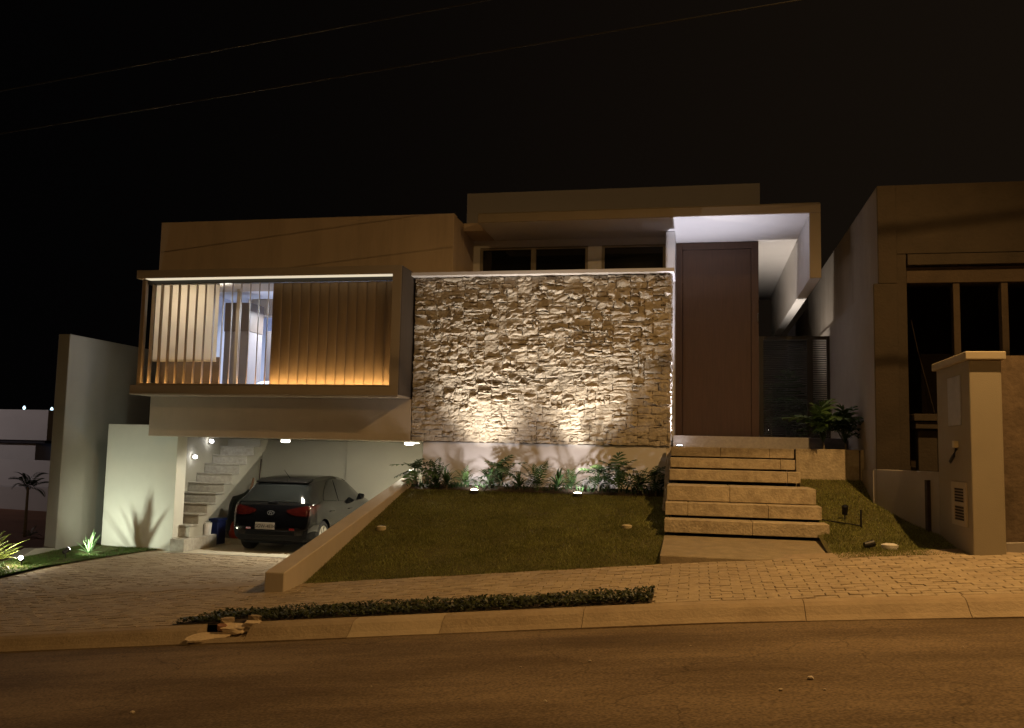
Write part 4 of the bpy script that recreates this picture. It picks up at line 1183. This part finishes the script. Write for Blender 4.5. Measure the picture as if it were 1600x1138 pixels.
def section(y):
    zr, w, zb, zt, wr = ip(ROOF, y), ip(WID, y), ip(BOT, y), ip(BELT, y), ip(RW_, y)
    zt = min(zt, zr - 0.035)
    if zr - zt < 0.25: wr = max(wr, w * (0.90 - 0.9 * max(0, (zr - zt) - .035)))
    h = zt - zb
    pts = [(0, zb), (w * .5, zb), (w * .84, zb + .01), (w * .95, zb + h * .12), (w * .985, zb + h * .3), (w, zb + h * .52), (w * .99, zb + h * .74), (w * .965, zb + h * .92), (w * .935, zt)]
    for t in (0.25, 0.5, 0.75, 0.92):
        pts.append((w * .935 + (wr - w * .935) * t ** 1.0, zt + (zr - 0.03 - zt) * t))
    pts += [(wr * .9, zr - .012), (wr * .6, zr - .003), (0, zr)]
    return pts
NS = len(section(1.0))
body = MB()
v = []
ring = 2 * NS - 2
for y in stations:
    s = section(y)
    v += [(p[0], y, p[1]) for p in s] + [(-p[0], y, p[1]) for p in reversed(s[1:-1])]
f = [(i * ring + k, i * ring + (k + 1) % ring, (i + 1) * ring + (k + 1) % ring, (i + 1) * ring + k) for i in range(len(stations) - 1) for k in range(ring)]
f += [tuple(range(ring - 1, -1, -1)), tuple(range((len(stations) - 1) * ring, len(stations) * ring))]
body.add(v, f)
me = body.mesh('body')
tmp = bpy.data.objects.new('tmp_body', me); C.objects.link(tmp)
cutters = []
for (yy, sx_) in ((.66, 1), (.66, -1), (3.17, 1), (3.17, -1)):
    b = MB().tube([(sx_ * .60, yy, .30), (sx_ * .95, yy, .30)], .345, 28)
    cm = bpy.data.objects.new('tmp_cut', b.mesh('cut')); C.objects.link(cm); cutters.append(cm)
    md = tmp.modifiers.new('b', 'BOOLEAN'); md.operation = 'DIFFERENCE'; md.object = cm; md.solver = 'EXACT'
bpy.context.view_layer.update()
dg = bpy.context.evaluated_depsgraph_get()
me2 = bpy.data.meshes.new_from_object(tmp.evaluated_get(dg))
for o in cutters + [tmp]: bpy.data.objects.remove(o)
me2.name = 'body'; me2.materials.clear(); me2.materials.append(MATS['car_paint'])
me2.materials.append(MATS['car_trim'])
bmx = bmesh.new(); bmx.from_mesh(me2)
for e in bmx.edges: e.smooth = e.calc_face_angle(0) < R(27)
for fc in bmx.faces:
    fc.smooth = True
    c_ = fc.calc_center_median()
    if c_.z < 0.335 or (c_.y < .3 and c_.z < .47): fc.material_index = 1
bmx.to_mesh(me2); bmx.free()
cbody = obj('body', me2, CAR)
from mathutils.bvhtree import BVHTree
bvh = BVHTree.FromPolygons([v.co[:] for v in me2.vertices], [p.vertices[:] for p in me2.polygons])
def surf(y, k):      # point on the section at fractional profile index k (right side)
    s = section(y); i = min(int(k), NS - 2); t = k - i
    return Vector((s[i][0] + (s[i + 1][0] - s[i][0]) * t, y, s[i][1] + (s[i + 1][1] - s[i][1]) * t))
def patch(name, mat, ys, ks, off=0.006, mirror=False, parent=None, both=False, sm=True):
    """panel laid over the body: ys list, ks = function(y)->(k0,k1) or tuple"""
    b = MB()
    for sgn in ((-1, 1) if both else ((-1,) if mirror else (1,))):
        grid = []
        nk = 8
        for y in ys:
            k0, k1 = ks(y) if callable(ks) else ks
            rowp = []
            for q in range(nk + 1):
                k = k0 + (k1 - k0) * q / nk
                p = surf(y, k)
                dy = surf(min(3.88, y + .01), k) - surf(max(0.001, y - .01), k)
                dk = surf(y, min(NS - 1.001, k + .1)) - surf(y, max(0, k - .1))
                nr = dk.cross(dy)
                if nr.length < 1e-9: nr = Vector((0, 0, 1))
                nr.normalize()
                c = Vector((0, 1.9, .7))
                if nr.dot(p - c) < 0: nr = -nr
                p = p + nr * off
                rowp.append(Vector((p.x * sgn, p.y, p.z)))
            grid.append(rowp)
        vv = [p for r_ in grid for p in r_]
        n1 = nk + 1
        b.add(vv, [(j * n1 + i, j * n1 + i + 1, (j + 1) * n1 + i + 1, (j + 1) * n1 + i) for j in range(len(ys) - 1) for i in range(nk)])
    me = b.mesh(name, smooth=sm)
    return obj(name, me, parent or CAR, mat)
# rear screen (both halves in one panel)
patch('rear_window', 'car_glass', lin(.115, .455, 10), lambda y: (9.2 + 2.2 * (1 - min(1, (y - .10) / .2)) * 0 + 1.6, NS - 1.001), 0.008, both=True)
# side windows
patch('rear_side_window', 'car_glass', lin(.74, 1.42, 9), lambda y: (8.25, 8.35 + 3.3 * min(1, (y - .72) / .48) ** .8), 0.006)
patch('front_side_window', 'car_glass', lin(1.50, 2.62, 12), lambda y: (8.25, 8.35 + 3.4 * min(1, max(0, (2.72 - y)) / .42)), 0.006)
patch('rear_side_window', 'car_glass', lin(.74, 1.42, 9), lambda y: (8.25, 8.35 + 3.3 * min(1, (y - .72) / .48) ** .8), 0.006, mirror=True)
patch('front_side_window', 'car_glass', lin(1.50, 2.62, 12), lambda y: (8.25, 8.35 + 3.4 * min(1, max(0, (2.72 - y)) / .42)), 0.006, mirror=True)
patch('windscreen', 'car_glass', lin(2.2, 2.95, 10), (12.6, NS - 1.001), 0.006, both=True)
# spoiler
sp = MB().add([(-.545, .40, 1.365), (.545, .40, 1.365), (.57, .68, 1.428), (-.57, .68, 1.428), (-.535, .41, 1.335), (.535, .41, 1.335), (.57, .64, 1.37), (-.57, .64, 1.37)],
              [(0, 1, 2, 3), (7, 6, 5, 4), (0, 4, 5, 1), (1, 5, 6, 2), (2, 6, 7, 3), (3, 7, 4, 0)])
obj('spoiler', sp.mesh('spoiler', bevel=.012), CAR, 'car_paint')
# tail lights: wrap round the corner, pointing to the middle
def taillight(sgn):
    b = MB()
    cx, cy = sgn * .30, .50
    n, m = 16, 5
    vv = []
    for i in range(n + 1):
        u = i / n
        phi = R(2 + 86 * u)
        lo = .800 - .075 * math.sin(PI * min(1, u * 1.25) ** .9) + .09 * max(0, u - .75) / .25
        hi = .835 + .095 * min(1, u / .55)
        for j in range(m + 1):
            z = lo + (hi - lo) * j / m
            d = Vector((sgn * math.sin(phi), -math.cos(phi), 0))
            o = Vector((cx, cy, z)) + d * 3
            hit = bvh.ray_cast(o, -d, 5)
            p = hit[0] if hit[0] is not None else o - d * 2.6
            vv.append(p + d * .008)
    b.add(vv, [(i * (m + 1) + j, (i + 1) * (m + 1) + j, (i + 1) * (m + 1) + j + 1, i * (m + 1) + j + 1) for i in range(n) for j in range(m)])
    return obj('tail_light', b.mesh('tail_light', smooth=True), CAR, 'tail_red')
for s in (1, -1): taillight(s)
for s in (1, -1):
    b = MB().prism([(s * .40, -.012, .455), (s * .66, .02, .445), (s * .68, .02, .485), (s * .40, -.012, .49)], (0, .05, 0))
    obj('rear_reflector', b.mesh('rear_reflector'), CAR, 'reflector_red')
# bumper lower trim, number plate recess and plate
b = MB().box(-.52, .52, -.006, .06, .345, .44); obj('bumper_trim', b.mesh('bumper_trim', bevel=.01), CAR, 'car_trim')
plx = -0.10
pb = MB().box(plx - .20, plx + .20, -.03, -.008, .46, .59)
plate = obj('number_plate', pb.mesh('number_plate', bevel=.004), CAR, 'plate_grey')
def text(s, size, parent, loc, mat, rot=(R(90), 0, 0), ext=.002):
    cu = bpy.data.curves.new('letters', 'FONT'); cu.body = s; cu.size = size; cu.align_x = 'CENTER'; cu.align_y = 'CENTER'; cu.extrude = ext
    t = bpy.data.objects.new('tmp_text', cu); C.objects.link(t)
    bpy.context.view_layer.update()
    dg = bpy.context.evaluated_depsgraph_get()
    me = bpy.data.meshes.new_from_object(t.evaluated_get(dg)); bpy.data.objects.remove(t)
    o = obj('letters', me, parent); me.materials.clear(); me.materials.append(MATS[mat]); o.location = loc; o.rotation_euler = rot
    return o
text('GGW-4E34', .092, plate, (plx, -.032, .515), 'plate_ink')
# badge: slanted H in an oval
bd = MB(); n = 24
for i in range(n):
    a0, a1 = 2 * PI * i / n, 2 * PI * (i + 1) / n
    q = []
    for a, k in ((a0, 1), (a1, 1), (a1, .84), (a0, .84)): q.append((.075 * k * math.cos(a), -.006, .045 * k * math.sin(a)))
    bd.add(q, [(0, 1, 2, 3)])
for xo in (-.026, .018): bd.prism([(xo - .012, -.008, -.034), (xo + .002, -.008, -.034), (xo + .020, -.008, .034), (xo + .006, -.008, .034)], (0, .004, 0))
bd.prism([(-.022, -.008, -.010), (.026, -.008, .002), (.028, -.008, .012), (-.020, -.008, 0)], (0, .004, 0))
material('badge_silver', (0.10, 0.10, 0.10), 0.35, 0)
bo = obj('badge', bd.mesh('badge'), CAR, 'badge_silver'); bo.location = (0, .012, .775); bo.rotation_euler = (R(-12), 0, 0)
# high brake housing / wiper
b = MB().tube([(0, .105, .985), (.10, .13, 1.0), (.34, .15, 1.015)], [.016, .012, .006], 6); obj('rear_wiper', b.mesh('rear_wiper'), CAR, 'car_trim')
b = MB().box(-.10, .10, .075, .13, .93, .985); obj('tailgate_handle', b.mesh('tailgate_handle', bevel=.01), CAR, 'car_trim')
b = MB().tube([(0, .78, 1.43), (-.02, .72, 1.49), (-.05, .62, 1.59)], [.010, .005, .003], 6); obj('antenna', b.mesh('antenna'), CAR, 'car_trim')
for s in (1, -1):
    b = MB().add([(s * .79, 2.42, .93), (s * .98, 2.38, .96), (s * 1.0, 2.40, 1.07), (s * .84, 2.44, 1.09), (s * .80, 2.52, .95), (s * .95, 2.52, .97), (s * .97, 2.52, 1.05), (s * .85, 2.54, 1.07)],
                 [(0, 1, 2, 3), (7, 6, 5, 4), (0, 4, 5, 1), (1, 5, 6, 2), (2, 6, 7, 3), (3, 7, 4, 0)])
    obj('wing_mirror', b.mesh('wing_mirror', bevel=.02, smooth=True), CAR, 'car_paint')
    for yy in (1.05, 2.05):
        b = MB().tube([(s * .842, yy - .09, .78), (s * .862, yy, .785), (s * .842, yy + .09, .78)], .012, 6); obj('door_handle', b.mesh('door_handle'), CAR, 'chrome' if False else 'car_paint')
for (yy, s) in ((.66, 1), (.66, -1), (3.17, 1), (3.17, -1)):
    prof = [(.20, -.10), (.27, -.10), (.30, -.07), (.305, 0), (.30, .06), (.275, .085), (.205, .085)]
    b = MB(); nn = 28; vv = []
    for (rr, xo) in prof: vv += [(xo, rr * math.cos(2 * PI * k / nn), rr * math.sin(2 * PI * k / nn)) for k in range(nn)]
    m = len(prof)
    b.add(vv, [(i * nn + k, i * nn + (k + 1) % nn, ((i + 1) % m) * nn + (k + 1) % nn, ((i + 1) % m) * nn + k) for i in range(m) for k in range(nn)])
    ty = obj('wheel', b.mesh('tyre', smooth=True), CAR, 'rubber')
    ty.location = (s * .735, yy, .305)
    if s < 0: ty.rotation_euler = (0, 0, PI)
    rim = MB()
    nn = 40; prof = [(.21, .082), (.20, .085), (.185, .06), (.185, -.02)]
    vv = []
    for (rr, xo) in prof: vv += [(xo, rr * math.cos(2 * PI * k / nn), rr * math.sin(2 * PI * k / nn)) for k in range(nn)]
    rim.add(vv, [(i * nn + k, i * nn + (k + 1) % nn, (i + 1) * nn + (k + 1) % nn, (i + 1) * nn + k) for i in range(3) for k in range(nn)])
    for q in range(7):
        a = 2 * PI * q / 7
        ca, sa = math.cos(a), math.sin(a)
        pts = [(-.018, .03), (.018, .03), (.034, .19), (-.034, .19)]
        rim.prism([(.055, p[1] * ca - p[0] * sa, p[1] * sa + p[0] * ca) for p in pts], (.022, 0, 0))
    rim.tube([(.04, 0, 0), (.084, 0, 0)], [.05, .04], 14)
    rim.tube([(-.02, 0, 0), (.01, 0, 0)], .186, 24)
    obj('rim', rim.mesh('rim'), ty, 'rim')
bx_ = MB().box(-.66, .66, .3, 3.5, .16, .26); obj('underbody', bx_.mesh('underbody'), CAR, 'car_trim')

# ------------------------------------------------------------------ street lamp and cables (outside the frame, but they light and shade the place)
px_, py_, pz_ = STREET['pos']
SL = thing('street_lamp', 'tall street lamp with an orange sodium head over the kerb right of the house', 'street lamp', (px_ + 1.5, 9.05, st(px_ + 1.5)))
MB().tube([(px_ + 1.5, 9.05, st(px_ + 1.5) - 0.2), (px_ + 1.5, 9.05, 8.3)], [0.13, 0.09], 12).build('pole', 'granite', SL)
MB().tube([(px_ + 1.5, 9.05, 8.0), (px_ + 1.1, 9.2, 8.35), (px_ + 0.02, py_, pz_ + 0.26)], 0.035, 8).build('arm', 'dark_metal', SL, smooth=True)
MB().lathe([(0.16, 0.05), (0.17, 0.12), (0.10, 0.24), (0.03, 0.28)], 16, (px_, py_, pz_)).build('head', 'dark_metal', SL)
MB().lathe([(0.03, 0.06), (0.10, 0.05), (0.13, 0.07)], 16, (px_, py_, pz_)).build('lens', 'street_lens', SL)
lamp('sodium_lamp', 'SPOT', STREET['col'], STREET['watt'], (px_, py_, pz_), SL, rad=0.02, target=(px_ - 2.4, py_ + 0.1, 0), size=152, blend=1.0)

LX, LY, LZ = STREET['pos2']  # second lamp, unseen, added to give the upper walls even dim light
SL2 = thing('street_lamp', 'unseen street lamp added behind the viewer for even light on the facade', 'street lamp', (LX - 0.6, LY - 1.2, st(LX) - 0.1), 'street lamps')
SL['group'] = 'street lamps'
MB().tube([(LX - 0.6, LY - 1.2, st(LX) - 0.3), (LX - 0.6, LY - 1.2, LZ - 0.2)], [0.13, 0.09], 12).build('pole', 'granite', SL2)
MB().tube([(LX - 0.6, LY - 1.2, LZ - 0.5), (LX - 0.4, LY - 0.8, LZ + 0.15), (LX, LY, LZ + 0.26)], 0.035, 8).build('arm', 'dark_metal', SL2, smooth=True)
MB().lathe([(0.16, 0.05), (0.17, 0.12), (0.10, 0.24), (0.03, 0.28)], 16, (LX, LY, LZ)).build('head', 'dark_metal', SL2)
MB().lathe([(0.03, 0.06), (0.10, 0.05), (0.13, 0.07)], 16, (LX, LY, LZ)).build('lens', 'street_lens', SL2)
lamp('sodium_lamp', 'SPOT', STREET['col'], STREET['watt2'], (LX, LY, LZ), SL2, rad=0.03, target=(LX - 1, LY + 12, 3), size=150, blend=0.6)
def cable(p1, p2, t, label):
    L_ = Vector((LX, LY, LZ))
    a, b = L_ + (Vector(p1) - L_) * t, L_ + (Vector(p2) - L_) * t
    d = (b - a).normalized()
    a2, b2 = a - d * 20, b + d * 12
    pts = [a2 + (b2 - a2) * k / 24 for k in range(25)]
    tag(MB().tube(pts, 0.008, 6).build('overhead_cable', 'black_metal'), label, 'cable', 'overhead cables')
cable((-10.55, 16.07, 5.41), (-5.22, 16.07, 5.99), 0.72, 'higher of the two thin overhead cables crossing the night sky')
cable((-6.34, 16.07, 5.19), (-4.45, 16.07, 5.38), 0.73, 'lower of the two thin overhead cables crossing the night sky')
